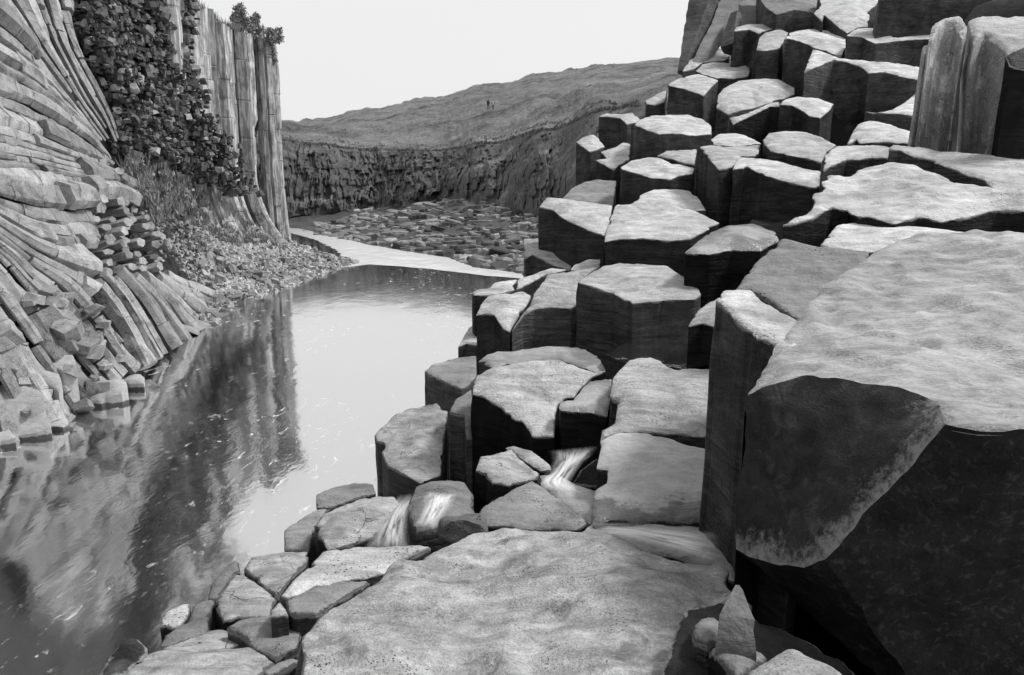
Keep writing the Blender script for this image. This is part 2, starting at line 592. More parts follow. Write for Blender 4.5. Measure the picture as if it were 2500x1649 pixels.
# --- highest tier, against the sky
col('dark rounded block at the top edge of the slope above the paired square stumps', 'A',
    [(655, -40), (900, -70), (1060, -20), (1072, 30), (1022, 78), (900, 60), (780, 90), (712, 45)], 15.2, 16.3, top='top_grey')
col('pale sloping slab at the top edge between two dark blocks', 'A',
    [(1022, 84), (1072, 30), (1050, -30), (1300, -60), (1440, 10), (1385, 78), (1372, 168), (1300, 176), (1240, 213), (1180, 172), (1088, 96), (1078, 138)], 13.9, 15.6)
col('large dark striated block cut off by the top edge of the picture', 'A',
    [(1440, -30), (1700, -70), (2320, -60), (2345, -40), (1900, -20), (1600, -12), (1450, -5)], 12.6, 13.6, lean=(-0.10, 0))
col('pale square block at the far right of the top edge', 'A', [(2318, 30), (2340, -20), (2460, -30), (2480, 20), (2400, 50)], 12.0, 12.8, side='side_light')
col('pale leaning block behind the tall square stump near the skyline', 'A',
    [(505, 20), (530, -50), (650, -60), (712, -30), (735, 20), (640, 30), (560, 35)], 16.6, 17.2, side='side_light', top='top_grey')
col('tall square stump with dark front and bright flat head near the skyline', 'A',
    [(507, 196), (525, 172), (600, 155), (680, 152), (745, 136), (786, 178), (706, 200), (665, 215), (600, 192), (520, 200)], 15.0, 16.0, lean=(-0.05, 0))
col('square stump with streaked pale head right of the taller dark one', 'A',
    [(652, 322), (672, 240), (715, 205), (800, 186), (858, 208), (832, 262), (800, 312), (700, 328)], 14.0, 15.2)
col('large dark fronted column with broad white head below the dark rounded block', 'A',
    [(866, 208), (930, 194), (1010, 184), (1120, 192), (1232, 212), (1228, 300), (1198, 368), (1110, 330), (1018, 302), (930, 262), (858, 246), (830, 252)], 12.9, 14.6)
col('dark banded block with notched pale head below the striated top block', 'A',
    [(1232, 230), (1300, 178), (1440, 180), (1540, 243), (1745, 212), (1830, 215), (1800, 245), (1600, 257), (1420, 279), (1330, 236)], 12.3, 13.4, dish=0.05)
col('wide black faced block with thin bright head in front of the white headed column', 'A',
    [(962, 458), (985, 395), (1018, 310), (1110, 340), (1190, 372), (1400, 388), (1560, 405), (1760, 440), (1760, 530), (1695, 514), (1480, 462), (1375, 470), (1330, 432), (1230, 395), (1152, 380)], 11.2, 12.6,
    er=0.02)
col('low rounded pale ledge at the foot of the leaning rocks by the sky', 'A',
    [(172, 462), (215, 392), (280, 336), (370, 306), (480, 315), (478, 375), (440, 388), (310, 398), (250, 445)], 15.4, 16.6)
col('flat light shelf in front of the tall square stump', 'A',
    [(262, 455), (310, 408), (400, 398), (490, 404), (625, 400), (600, 488), (505, 505), (400, 500), (300, 475)], 14.6, 15.8)
col('dark sided square column on the skyline next to the grassy hill', '4',
    [(735, 537), (800, 497), (930, 470), (1012, 495), (1056, 512), (1008, 560), (962, 612), (860, 572), (745, 546)], 13.7, 14.8, samp=1.2)
col('broad pale bulging head right of the skyline square column', '4',
    [(1042, 690), (1055, 605), (1090, 562), (1190, 512), (1350, 500), (1442, 506), (1540, 560), (1546, 602), (1440, 640), (1300, 682), (1200, 702), (1120, 732)], 12.7, 14.0, dome=0.06)
col('small chipped stump with a dark upright sliver at the left end of the skyline', '4',
    [(600, 662), (592, 640), (668, 596), (728, 570), (712, 650), (650, 668)], 14.3, 15.0, jag=1.2)
col('dark column with a crumbling pale rim left of the big oval head', '4',
    [(288, 742), (340, 724), (440, 728), (505, 716), (545, 748), (572, 772), (520, 782), (472, 792), (425, 750), (340, 742)], 13.4, 14.4, jag=1.2)
col('big oval bright head on a dark squat column near the hillside', '4',
    [(522, 792), (560, 756), (640, 735), (740, 730), (880, 736), (960, 760), (1010, 800), (1016, 852), (900, 862), (760, 848), (680, 856), (610, 832), (535, 802)], 11.7, 12.9, dome=0.05)
col('small pale curved stump at the left end of the second tier', '4',
    [(148, 905), (190, 875), (258, 857), (292, 882), (332, 936), (240, 968), (222, 958)], 12.6, 13.3)
col('low stump with a notched pale head left of the big oval column', '4',
    [(270, 1020), (345, 1010), (304, 966), (400, 936), (450, 906), (494, 914), (489, 1018), (430, 1046), (386, 1082)], 12.0, 12.9)
col('narrow wedge of pale rock between the oval head and the one below it', '4',
    [(665, 990), (722, 960), (850, 955), (922, 950), (906, 1046), (850, 1040), (760, 1010)], 11.0, 11.7, er=0.02)
col('pale oval head with a jagged front rim below the big oval column', '4',
    [(430, 1066), (500, 1025), (600, 1005), (690, 1000), (745, 1040), (906, 1052), (896, 1106), (800, 1122), (750, 1142), (620, 1132), (510, 1100), (440, 1076)], 10.6, 11.5, jag=0.9)
col('smooth grey half round head above the two faced dark stump', '4',
    [(58, 1266), (120, 1200), (200, 1160), (280, 1142), (406, 1148), (384, 1312), (250, 1292), (120, 1272)], 11.0, 12.0, top='top_grey')
col('pale headed stump with two dark faces and a sharp front corner near the river', 'S',
    [(1316, 505), (1334, 481), (1380, 484), (1450, 494), (1496, 501), (1488, 545), (1476, 574), (1434, 561), (1372, 531), (1352, 512)], 10.1, 10.9)
col('grey crescent of rock just behind the large bright head', '4',
    [(505, 1300), (560, 1240), (640, 1206), (760, 1200), (870, 1216), (930, 1260), (978, 1342), (900, 1345), (780, 1310), (640, 1300)], 9.6, 10.5)
col('large bright almost flat head in the middle of the bank', '4',
    [(345, 1440), (385, 1340), (402, 1300), (480, 1294), (640, 1290), (780, 1302), (900, 1340), (1068, 1422), (960, 1482), (880, 1522), (740, 1536), (600, 1520), (430, 1522), (330, 1536)], 8.7, 9.7)
col('thin pale crust behind the grey cheeked column', '4', [(1008, 890), (1060, 850), (1170, 847), (1250, 870), (1332, 916), (1110, 932), (1030, 922)], 10.5, 11.3)
col('column with a mid grey left cheek and black right face', '4',
    [(936, 936), (1010, 926), (1110, 932), (1322, 922), (1310, 992), (1200, 1002), (1150, 1062), (1060, 1082), (990, 1000)], 9.6, 10.5)
col('big dark striated block with a white sloping head in the middle tier', '4',
    [(1148, 1080), (1166, 1032), (1200, 1000), (1300, 1008), (1400, 1015), (1560, 1060), (1712, 1092), (1702, 1200), (1600, 1182), (1500, 1160), (1330, 1112), (1240, 1062)], 8.9, 9.9)
col('pale lozenge head with a thin dark front behind the striated block', '5',
    [(-97, 892), (-60, 850), (20, 834), (150, 836), (270, 870), (372, 926), (310, 970), (276, 1036), (180, 1006), (0, 976), (-50, 960), (-78, 925)], 9.7, 10.7)
col('small bright tongue shaped head above the black hollow', '5',
    [(0, 662), (50, 627), (120, 615), (260, 628), (356, 662), (330, 700), (270, 750), (200, 738), (150, 700), (90, 668)], 10.8, 11.6, dome=0.05)
col('black arch shaped block with a thin bright lip left of the tongue head', '4',
    [(1128, 748), (1230, 722), (1400, 650), (1445, 648), (1450, 676), (1385, 676), (1210, 764), (1150, 790)], 11.4, 12.0, side='side_dark', er=0.02)
col('curved pale shelf tucked against the tall streaked column', '5',
    [(556, 706), (600, 722), (720, 700), (800, 655), (890, 585), (905, 745), (770, 724), (640, 718)], 9.9, 10.8, dish=0.04)
col('bright hump of rock left of the foot of the tall streaked column', '5',
    [(440, 918), (470, 850), (510, 790), (575, 766), (640, 776), (750, 806), (890, 855), (900, 915), (700, 902), (520, 908), (500, 886), (462, 918)], 8.9, 9.9, dome=0.06)
col('bright block with a black notch under it left of the long slab', '5',
    [(288, 1085), (300, 985), (332, 960), (372, 930), (480, 925), (600, 925), (712, 936), (702, 1006), (600, 1002), (520, 1016), (440, 1012), (330, 1064)], 7.9, 8.7, dome=0.04)
col('long flat slab with a dark tapering front edge below the tall streaked column', '5',
    [(700, 942), (735, 915), (900, 935), (1060, 960), (1350, 985), (1600, 1012), (1900, 1040), (1900, 1180), (1600, 1190), (1410, 1215), (1330, 1140), (1180, 1092), (1060, 1050), (930, 1002), (850, 986), (770, 950)], 6.1, 7.4,
    er=0.02, name='flat_rock', cat='rock slab', dome=0.0)
col('wide rippled pale slab sloping down in front of the long flat slab', '5',
    [(28, 1442), (180, 1350), (240, 1200), (302, 1115), (450, 1100), (560, 1066), (720, 1046), (880, 1056), (960, 1096), (1110, 1140), (1410, 1236), (1600, 1190), (1900, 1180), (1900, 1370), (1568, 1345), (1400, 1332), (1200, 1382), (1050, 1402), (900, 1382), (750, 1420), (640, 1392), (500, 1372), (440, 1332), (340, 1322), (130, 1422)], 5.2, 6.7,
    amp=2.0, name='flat_rock', cat='rock slab', side='side_dark')
col('small pale wedge between the rippled slab and the huge block', '8',
    [(550, 135), (605, 62), (690, 54), (960, 82), (1100, 95), (1000, 130), (800, 140), (700, 160)], 4.75, 5.5, flare=0.1)
col('black faced wet boulder in the gap beside the large bright head', '8',
    [(92, 160), (180, 92), (240, 66), (330, 66), (402, 90), (412, 116), (350, 152), (260, 148), (180, 162)], 7.3, 8.3, top='top_wet', side='side_dark', dome=0.08)

# --- middle tier by the river
col('pale block with a black triangular notch at the river edge', '6',
    [(727, 216), (830, 207), (925, 236), (1042, 372), (1022, 412), (915, 386), (785, 316), (730, 346)], 10.4, 11.1)
col('narrow pale strip above a dark triangle at the river edge', '6',
    [(664, 512), (700, 470), (900, 400), (1024, 410), (930, 433), (872, 442), (682, 542)], 9.5, 10.2, er=0.015)
col('sliver of pale rock behind the sloping headed block', '6', [(1022, 416), (1050, 380), (1140, 345), (1218, 345), (1212, 396), (1120, 420)], 9.1, 9.7)
col('bright sloping headed block with a broad dark front left of the large hexagon', '6',
    [(652, 802), (715, 700), (770, 640), (790, 570), (882, 442), (1010, 425), (1202, 394), (1082, 486), (1066, 636), (1030, 658), (900, 648), (800, 664), (730, 700)], 7.7, 8.7)
col('large clear cut hexagonal column with a grey left face and black right face', '6',
    [(1075, 490), (1110, 456), (1240, 386), (1330, 368), (1480, 372), (1640, 385), (1720, 440), (1840, 520), (1862, 572), (1820, 600), (1700, 612), (1560, 612), (1420, 631), (1310, 562), (1200, 531), (1120, 502)], 7.0, 8.2)
col('rounded pale stump with a scarred left corner at the river edge', '6',
    [(425, 702), (460, 620), (510, 572), (650, 560), (720, 545), (778, 580), (742, 650), (690, 722), (640, 812), (600, 790), (540, 702), (480, 692)], 8.1, 8.9, dome=0.06)
col('low pale rock with a dark left end touching the river', '6',
    [(398, 560), (430, 540), (500, 530), (545, 492), (692, 474), (662, 512), (670, 542), (600, 560), (480, 576), (410, 574)], 8.9, 9.6)
col('little pale knob low on the river edge below the scarred stump', '6', [(308, 910), (350, 830), (380, 780), (430, 750), (440, 900), (360, 886)], 8.8, 9.3)
col('smooth grey headed stump standing out into the river', '6',
    [(92, 1062), (140, 1020), (250, 985), (350, 966), (425, 958), (430, 1090), (392, 1130), (372, 1152), (330, 1172), (270, 1146), (170, 1102)], 7.0, 7.8, top='top_grey')
col('slim grey column squeezed between the cracked stump and the black chasm', '6',
    [(252, 1320), (290, 1240), (396, 1172), (412, 1300), (400, 1482), (362, 1492), (346, 1342)], 5.7, 6.3, top='top_grey')
col('back slab with a dark wet right end behind the big fan marked column', '6',
    [(440, 990), (500, 950), (560, 935), (640, 940), (720, 925), (850, 905), (990, 900), (1110, 915), (1200, 960), (1252, 1052), (1180, 1062), (1000, 1002), (940, 988), (770, 1002), (600, 1014), (540, 1040)], 6.25, 7.0, top='top_wet', jag=0.8)
col('big column with a fan marked sloping head over a black chasm', '6',
    [(404, 1202), (406, 1140), (432, 1080), (540, 1030), (760, 990), (960, 985), (1020, 1010), (1200, 1060), (1252, 1056), (1150, 1110), (1080, 1180), (1050, 1222), (1000, 1242), (950, 1262), (932, 1330), (926, 1472), (780, 1472), (720, 1400), (600, 1302), (450, 1216)], 5.1, 6.2,
    side='side_dark', amp=1.6)
col('small black faced column with a folded pale rim left of the wide slab', '6',
    [(946, 1282), (952, 1258), (985, 1245), (1042, 1250), (1070, 1200), (1150, 1120), (1290, 1108), (1284, 1200), (1272, 1290), (1262, 1342), (1180, 1324), (1070, 1322), (965, 1305)], 5.05, 5.7, side='side_dark', top='top_wet', dome=0.06)
col('wide pale slab sloping towards the viewer beside the dark pillar', '6',
    [(1215, 1502), (1230, 1430), (1312, 1390), (1326, 1280), (1276, 1216), (1296, 1105), (1400, 985), (1540, 965), (1700, 1030), (1940, 1044), (2000, 1200), (1990, 1480), (1700, 1452), (1500, 1442), (1330, 1452), (1250, 1472)], 4.45, 5.6, top='top', amp=1.5, name='flat_rock', cat='rock slab')
col('lower step of the wide pale slab with a dark wet tide mark', '7',
    [(1722, 602), (1718, 500), (1738, 420), (1800, 382), (1806, 310), (1745, 300), (1768, 190), (1762, 160), (1850, 118), (1960, 112), (2100, 130), (2180, 160), (2420, 235), (2420, 600), (2290, 592), (2100, 576), (1900, 592)], 3.75, 4.5, top='tide', amp=1.5, name='flat_rock', cat='rock slab')
col('black rock with a bright curved head beside the dark pillar at the pool', '6',
    [(1780, 770), (1795, 740), (1840, 670), (1900, 625), (1970, 590), (2080, 590), (2080, 790), (1960, 782), (1870, 752)], 5.9, 6.6, side='side_dark', dome=0.08)

# --- low tier: broken rocks round the small falls
col('cracked pale stump with a dark undercut front at the river edge', '7',
    [(570, 132), (640, 60), (680, 20), (760, -10), (900, -40), (960, 10), (942, 110), (932, 200), (922, 342), (812, 382), (640, 292), (612, 222)], 5.5, 6.6, top='top_rough', amp=2, jag=0.9)
col('pale white veined wet rock above the triangular slab', '7',
    [(1104, 318), (1130, 242), (1230, 224), (1290, 200), (1350, 262), (1442, 332), (1430, 362), (1280, 396), (1190, 382), (1150, 335)], 4.45, 4.9, top='top_rough', side='side_dark', amp=2)
col('dark curved flake leaning over the upper fall', '7', [(1262, 200), (1300, 188), (1400, 215), (1492, 282), (1505, 312), (1450, 322), (1340, 252)], 4.75, 5.0, top='top_wet', side='side_dark', er=0.01)
col('small black wedge right of the upper fall', '7', [(1618, 386), (1660, 312), (1742, 254), (1790, 262), (1790, 405), (1640, 398)], 4.5, 4.75, top='side_dark', side='side_dark')
col('pale wet bed of rock under the foot of the upper fall', '7', [(1440, 345), (1540, 340), (1640, 395), (1760, 430), (1760, 560), (1708, 598), (1580, 495), (1452, 405)], 3.95, 4.5, top='top_wet', side='side_dark', er=0.01)
col('wet streaky ledge between the wide slab and the foreground slab', '7', [(1640, 650), (1715, 600), (1900, 585), (2290, 590), (2480, 630), (2480, 900), (2100, 760), (1800, 680)], 3.2, 3.85, top='top_wet', side='side_dark', amp=2.5)
col('triangular grey slab between the upper fall and the foreground slab', '7',
    [(1080, 568), (1160, 500), (1290, 425), (1400, 365), (1452, 402), (1580, 490), (1704, 592), (1640, 632), (1330, 624), (1150, 604)], 3.75, 4.35, top='top_grey', side='side_dark', amp=1.5)
col('rounded boulder veiled by the lower fall', '7',
    [(752, 560), (752, 490), (790, 402), (860, 376), (970, 365), (1050, 385), (1096, 450), (1100, 546), (1070, 576), (1000, 592), (900, 622), (790, 642)], 4.1, 4.7, top='top_grey', dome=0.09)
col('wrinkled rock with a black left end below the lower fall', '7',
    [(266, 592), (300, 546), (400, 500), (480, 466), (580, 450), (680, 460), (702, 490), (640, 582), (560, 672), (430, 716), (322, 736), (300, 690), (270, 660)], 4.25, 4.9, top='top_rough', side='side_dark', amp=2.4, dome=0.06)
col('flat grey rock farthest out in the river left of the lower fall', '7',
    [(262, 512), (264, 440), (340, 410), (470, 385), (562, 390), (580, 440), (470, 462), (400, 492), (330, 512)], 5.0, 5.5, top='top_grey')
col('pointed grey rock with a dark upper tip at the river edge', '7', [(94, 740), (94, 632), (150, 590), (250, 530), (335, 515), (285, 572), (245, 642), (225, 742)], 4.5, 5.0, top='top_grey')
col('broad pale rock left of the foreground slab with a rounded far edge', '7',
    [(78, 975), (130, 905), (200, 840), (290, 750), (420, 722), (700, 715), (872, 715), (705, 800), (655, 850), (572, 872), (352, 906), (240, 942), (112, 992)], 3.35, 3.9, amp=1.4, jag=0.8)
col('darker sloping facet wedged along the foreground slab', '7',
    [(104, 1004), (250, 938), (362, 908), (548, 900), (442, 962), (332, 1032), (262, 1074), (160, 1074), (120, 1062)], 3.0, 3.35, top='top_grey', amp=1.4)
col('crazed pale rock farther from the viewer of the cracked pair by the river', '9',
    [(1340, 640), (1410, 540), (1560, 510), (1720, 490), (1868, 490), (1880, 532), (1850, 602), (1800, 642), (1705, 740), (1622, 872), (1482, 762), (1420, 702)], 3.75, 4.25, top='top_rough', amp=2, jag=0.9)
col('crazed pale rock nearer to the viewer of the cracked pair by the river', '9',
    [(1100, 932), (1170, 812), (1250, 692), (1330, 672), (1470, 762), (1620, 882), (1572, 962), (1562, 1016), (1400, 1032), (1200, 1062), (1170, 1062), (1130, 982)], 3.25, 3.75, top='top_rough', amp=2, side='side_dark')
col('smooth grey curved flank left of the crazed pair', '9',
    [(1044, 888), (1060, 782), (1120, 692), (1190, 640), (1262, 570), (1300, 580), (1312, 652), (1252, 682), (1172, 802), (1112, 892)], 3.75, 4.1, top='top_grey')
col('grey step with a black right hand cleft low at the river edge', '9',
    [(640, 1264), (690, 1180), (800, 1122), (882, 1062), (922, 942), (1000, 906), (1090, 882), (1112, 922), (1082, 962), (1072, 1052), (1052, 1162), (900, 1204), (702, 1284)], 3.15, 3.65, top='top_grey')
col('pale half drowned rock farthest left above the dark snag', '9', [(648, 1112), (662, 1042), (702, 982), (832, 932), (902, 920), (892, 1002), (862, 1062), (782, 1132), (692, 1102)], 3.75, 4.1)
col('pitted pale ledge above the bottom left slab', '9', [(650, 1304), (760, 1262), (900, 1212), (1060, 1152), (1180, 1130), (1332, 1212), (1322, 1284), (1140, 1302), (760, 1312)], 2.95, 3.3, top='top_rough')
col('grey two toned rock between the crazed pair and the foreground slab', '9',
    [(1200, 1112), (1300, 1064), (1560, 1022), (1720, 1012), (1902, 1032), (1842, 1132), (1802, 1202), (1782, 1272), (1602, 1372), (1560, 1342), (1430, 1282), (1340, 1202)], 2.8, 3.2, top='top_grey', amp=1.5)
col('pitted broad slab at the bottom left corner of the rocks', '9',
    [(300, 1640), (350, 1525), (402, 1442), (522, 1352), (652, 1312), (1140, 1304), (1282, 1304), (1422, 1292), (1604, 1392), (1480, 1482), (1440, 1530), (1380, 1640)], 2.45, 2.95, top='slab', amp=1.6, name='flat_rock', cat='rock slab')
col('black snag of rock with a pale patch at the bottom left waterline', '9', [(110, 1560), (230, 1362), (300, 1282), (402, 1212), (482, 1232), (545, 1292), (545, 1352), (432, 1424), (352, 1530)], 3.1, 3.5, top='side', side='side_dark', amp=3, dome=0.1)
col('tiny pale wedge in the cleft below the broad pale rock', '9', [(1568, 975), (1640, 900), (1692, 962), (1712, 1012), (1622, 1022), (1566, 1022)], 2.95, 3.15)
col('thin grey chip along the lower left edge of the foreground slab', '9', [(1500, 1485), (1600, 1422), (1740, 1372), (1814, 1402), (1652, 1482), (1530, 1524)], 2.45, 2.65, top='top_grey', er=0.01)
# ------------------------------------------------------------------ foreground slab, huge block, pillar, tall streaked columns
column('foreground_rock', 'broad pale pitted slab filling the bottom centre foreground', 'rock slab', '7',
       [(170, 1480), (180, 1402), (205, 1290), (192, 1182), (270, 1092), (352, 1022), (562, 902), (672, 802), (872, 712), (1080, 642), (1200, 626), (1640, 637), (1800, 652), (2100, 732), (2420, 822), (2560, 960), (2560, 1500), (2300, 1560), (1200, 1560)],
       1.98, 3.25, top='slab', side='side', amp=2.6, jag=0.7, nsp=6)
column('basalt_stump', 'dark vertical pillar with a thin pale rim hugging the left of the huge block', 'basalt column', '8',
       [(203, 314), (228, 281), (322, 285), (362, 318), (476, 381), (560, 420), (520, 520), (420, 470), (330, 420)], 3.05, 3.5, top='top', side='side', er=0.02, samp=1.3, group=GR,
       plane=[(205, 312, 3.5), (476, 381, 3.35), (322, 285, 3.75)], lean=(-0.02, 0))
column('grey_ramp_rock', 'mid grey smooth ramp of rock between the dark pillar and the huge block', 'rock', '8',
       [(262, 285), (330, 195), (422, 110), (545, 140), (712, 152), (720, 260), (640, 330), (560, 420), (480, 385), (340, 292)], 3.6, 4.6, top='top_grey', side='side', nsp=7)


def facet_rock(name, label, cat, verts, faces, mats, cuts=5, amp=0.02, fr=2.0, bevel=0.03, group=None, names=None):
    """closed rock from real corner points; every listed face set becomes one part that shares edges with its neighbours"""
    base = V((sum(v.x for v in verts) / len(verts), sum(v.y for v in verts) / len(verts), min(v.z for v in verts)))
    root = empty(name, base)
    tag(root, label, cat, group)
    cen = sum(verts, V()) / len(verts)
    bm = bmesh.new()
    bv = [bm.verts.new(v - base) for v in verts]
    lay = bm.faces.layers.int.new('set')
    for si, fl in enumerate(faces):
        for f in fl:
            try:
                bf = bm.faces.new([bv[i] for i in f])
            except ValueError:
                continue
            bf[lay] = si
    bmesh.ops.recalc_face_normals(bm, faces=bm.faces[:])
    if bevel:
        bmesh.ops.bevel(bm, geom=bm.edges[:], offset=bevel, segments=2, profile=0.6, affect='EDGES', clamp_overlap=True)
    bmesh.ops.triangulate(bm, faces=bm.faces[:])
    for _ in range(cuts):
        lim = 0.05
        es = [e for e in bm.edges if e.calc_length() > lim]
        if not es: break
        bmesh.ops.subdivide_edges(bm, edges=es, cuts=1)
        bmesh.ops.triangulate(bm, faces=[f for f in bm.faces if len(f.verts) > 3])
    bm.normal_update()
    offs = []
    for v in bm.verts:
        w = v.co + base
        offs.append(v.normal * (amp * fbm(w * fr, 4) + amp * 0.35 * fbm(w * fr * 5, 3)))
    for v, o in zip(bm.verts, offs): v.co += o
    for si in range(len(faces)):
        sub = bm.copy()
        l2 = sub.faces.layers.int['set']
        bmesh.ops.delete(sub, geom=[f for f in sub.faces if f[l2] != si], context='FACES')
        me = bpy.data.meshes.new(names[si])
        sub.to_mesh(me)
        sub.free()
        me.polygons.foreach_set('use_smooth', [True] * len(me.polygons))
        me.set_sharp_from_angle(angle=R(50))
        link(names[si], me, M[mats[si]], root)
    bm.free()
    return root


def Z8(x, y, d):
    return P(*zpx('8', (x, y)), d)


# the huge block: a traced sloping top, a speckled front and an overhanging shaded flank
_top = [(480, 378, 3.15), (560, 266, 3.5), (660, 190, 3.8), (722, 150, 3.95), (850, 102, 4.15), (1050, 82, 4.2), (1300, 84, 4.15), (1900, 100, 4.0), (1900, 900, 2.0),
        (1230, 762, 1.86), (1110, 757, 1.9), (972, 722, 1.98), (952, 640, 2.12), (840, 610, 2.22), (660, 590, 2.36), (480, 580, 2.52), (400, 612, 2.56), (300, 650, 2.6), (345, 575, 2.75), (400, 455, 2.95)]
_low = [(268, 1150, 2.5), (500, 1218, 2.2), (560, 1190, 2.14), (1000, 1800, 2.3), (1900, 2000, 2.2)]
bv = [Z8(*q) for q in _top]
nt_ = len(bv)
bl = [Z8(*q) for q in _low]
inner = [V((q.x + 0.9, q.y + 0.5, -0.2)) for q in (bl[0], bl[1])]
lowback = [V((v.x, v.y, -0.3)) for v in (bv[0], bv[4], bv[7])]
verts = bv + bl + lowback
iE, iD, iD2, iH, iG = nt_, nt_ + 1, nt_ + 2, nt_ + 3, nt_ + 4
b0, b4, b7 = nt_ + 5, nt_ + 6, nt_ + 7
top_f = [tuple(range(nt_))]
front_f = [(17, 16, 15, 14, 13, 12, 11, iD2, iD, iE)]
flank_f = [(11, 10, 9, 8, iG, iH, iD2)]
under_f = [(iE, iD, iD2, iH)]
back_f = [(0, b0, b4, 4), (0, 4, 3, 2, 1), (4, b4, b7, 7), (4, 7, 6, 5), (7, b7, iG, 8), (17, iE, b0, 0), (17, 0, 19, 18), (b0, iE, iH), (b0, iH, iG, b7, b4)]


def loft_patch(name, poly3, mat, parent, base, sp=0.03, amp=0.015, fr=2.0, sd=1, roll=0.03, undul=1.0, rim=None):
    """roughened, slightly bulging face spanning a traced 3-D outline"""
    c = sum(poly3, V()) / len(poly3)
    n = V()
    for i in range(len(poly3)):
        n += (poly3[i] - c).cross(poly3[(i + 1) % len(poly3)] - c)
    n.normalize()
    if n.dot(CAM - c) < 0: n = -n
    a = V((1, 0, 0)) if abs(n.x) < 0.8 else V((0, 1, 0))
    u = (a - n * a.dot(n)).normalized()
    v = n.cross(u)
    # resample in space and break up ruler-straight edges; neighbours share the same broken edge
    pl, hl = [], []
    for i in range(len(poly3)):
        p, q = poly3[i], poly3[(i + 1) % len(poly3)]
        m = max(1, int(round((q - p).length / 0.024)))
        for k in range(m):
            w = p.lerp(q, k / m)
            w = w + V((fbm(w * 3.3, 4), fbm(w * 3.3 + V((7, 3, 1)), 4), fbm(w * 3.3 + V((2, 8, 5)), 4))) * 0.022
            w = w + V((noise.noise(w * 17), noise.noise(w * 17 + V((4, 4, 4))), noise.noise(w * 17 - V((4, 4, 4))))) * 0.007
            pl.append(((w - c).dot(u), (w - c).dot(v)))
            hl.append((w - c).dot(n))
    pl, hl = np.array(pl), np.array(hl)
    if (np.roll(pl, -1, 0)[:, 1] * pl[:, 0] - np.roll(pl, -1, 0)[:, 0] * pl[:, 1]).sum() < 0:
        pl, hl = pl[::-1].copy(), hl[::-1].copy()
    lo, hi = pl.min(0), pl.max(0)
    g = np.array([(x, y) for x in np.arange(lo[0], hi[0], sp) for y in np.arange(lo[1], hi[1], sp)])
    g += np.random.RandomState(sd).uniform(-.25, .25, g.shape) * sp
    g = g[pip(pl, g)]
    e = edge_dist(pl, g)
    g, e = g[e > .45 * sp], e[e > .45 * sp]
    # interior height: inverse distance weights of the outline
    gh = []
    for q in g:
        d2 = ((pl - q) ** 2).sum(1) + 1e-5
        w = 1 / d2 ** 1.25
        gh.append((w * hl).sum() / w.sum())
    allp = np.vstack([pl, g])
    allh = np.concatenate([hl, gh])
    alle = np.concatenate([np.zeros(len(pl)), e])
    res = delaunay_2d_cdt([V(q) for q in allp], [], [list(range(len(pl)))], 1, 1e-6)
    vs = []
    for q, og in zip(res[0], res[3]):
        j = og[0] if og else 0
        w = c + u * q[0] + v * q[1] + n * float(allh[j])
        ee = alle[j]
        ro = roll * (0.5 + abs(fbm(w * 4, 2))) if roll else 0.0
        d = amp * undul * fbm(w * fr, 4) * min(1, ee / 0.08) + amp * .3 * fbm(w * fr * 6, 3) * min(1, ee / 0.04)
        if roll: d -= ro * max(0, 1 - ee / (2 * ro)) ** 2
        vs.append(w + n * d - base)
    fs = []
    for f in res[2]:
        a_, b_, d_ = [vs[i] for i in f[:3]]
        fs.append(tuple(f) if (b_ - a_).cross(d_ - a_).dot(n) > 0 else tuple(reversed(f)))
    me = mesh(name, vs, fs, True, 70)
    if rim:
        out = []
        for q in vs:
            w = q + base
            best = 9.0
            for a_, b_ in zip(rim, rim[1:]):
                ab = b_ - a_
                t = max(0, min(1, (w - a_).dot(ab) / ab.length_squared))
                best = min(best, (w - a_ - ab * t).length)
            out.append(best)
        me.attributes.new('rim', 'FLOAT', 'POINT').data.foreach_set('value', out)
    return link(name, me, M[mat], parent)


_b = V((bv[12].x, bv[12].y + 0.8, 0.8))
blk = empty('huge_block', _b)
tag(blk, 'huge block with a smooth pale top and speckled black front at the right foreground', 'boulder')
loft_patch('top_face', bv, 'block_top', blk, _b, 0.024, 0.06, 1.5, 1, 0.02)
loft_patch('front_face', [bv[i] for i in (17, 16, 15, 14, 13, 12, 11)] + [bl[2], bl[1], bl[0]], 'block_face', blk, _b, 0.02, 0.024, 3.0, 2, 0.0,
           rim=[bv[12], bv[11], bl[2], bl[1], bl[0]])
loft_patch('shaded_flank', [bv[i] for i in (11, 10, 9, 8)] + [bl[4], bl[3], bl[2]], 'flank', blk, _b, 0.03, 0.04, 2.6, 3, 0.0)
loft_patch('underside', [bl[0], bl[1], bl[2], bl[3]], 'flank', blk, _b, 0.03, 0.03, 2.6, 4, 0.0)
# hidden back closes the body
ring = [8, 7, 6, 5, 4, 3, 2, 1, 0, 19, 18, 17]
hv, hf = [], []
for i_ in ring:
    for dz in (0.045, 0.5, 1.2, 2.6):
        hv.append(V((bv[i_].x, bv[i_].y, bv[i_].z - dz)) - _b)
for i_ in range(len(ring) - 1):
    for j_ in range(3):
        a_ = i_ * 4 + j_
        hf.append((a_, a_ + 1, a_ + 5, a_ + 4))
link('rear_body', mesh('rear_body', hv, hf, False), M['flank'], blk)


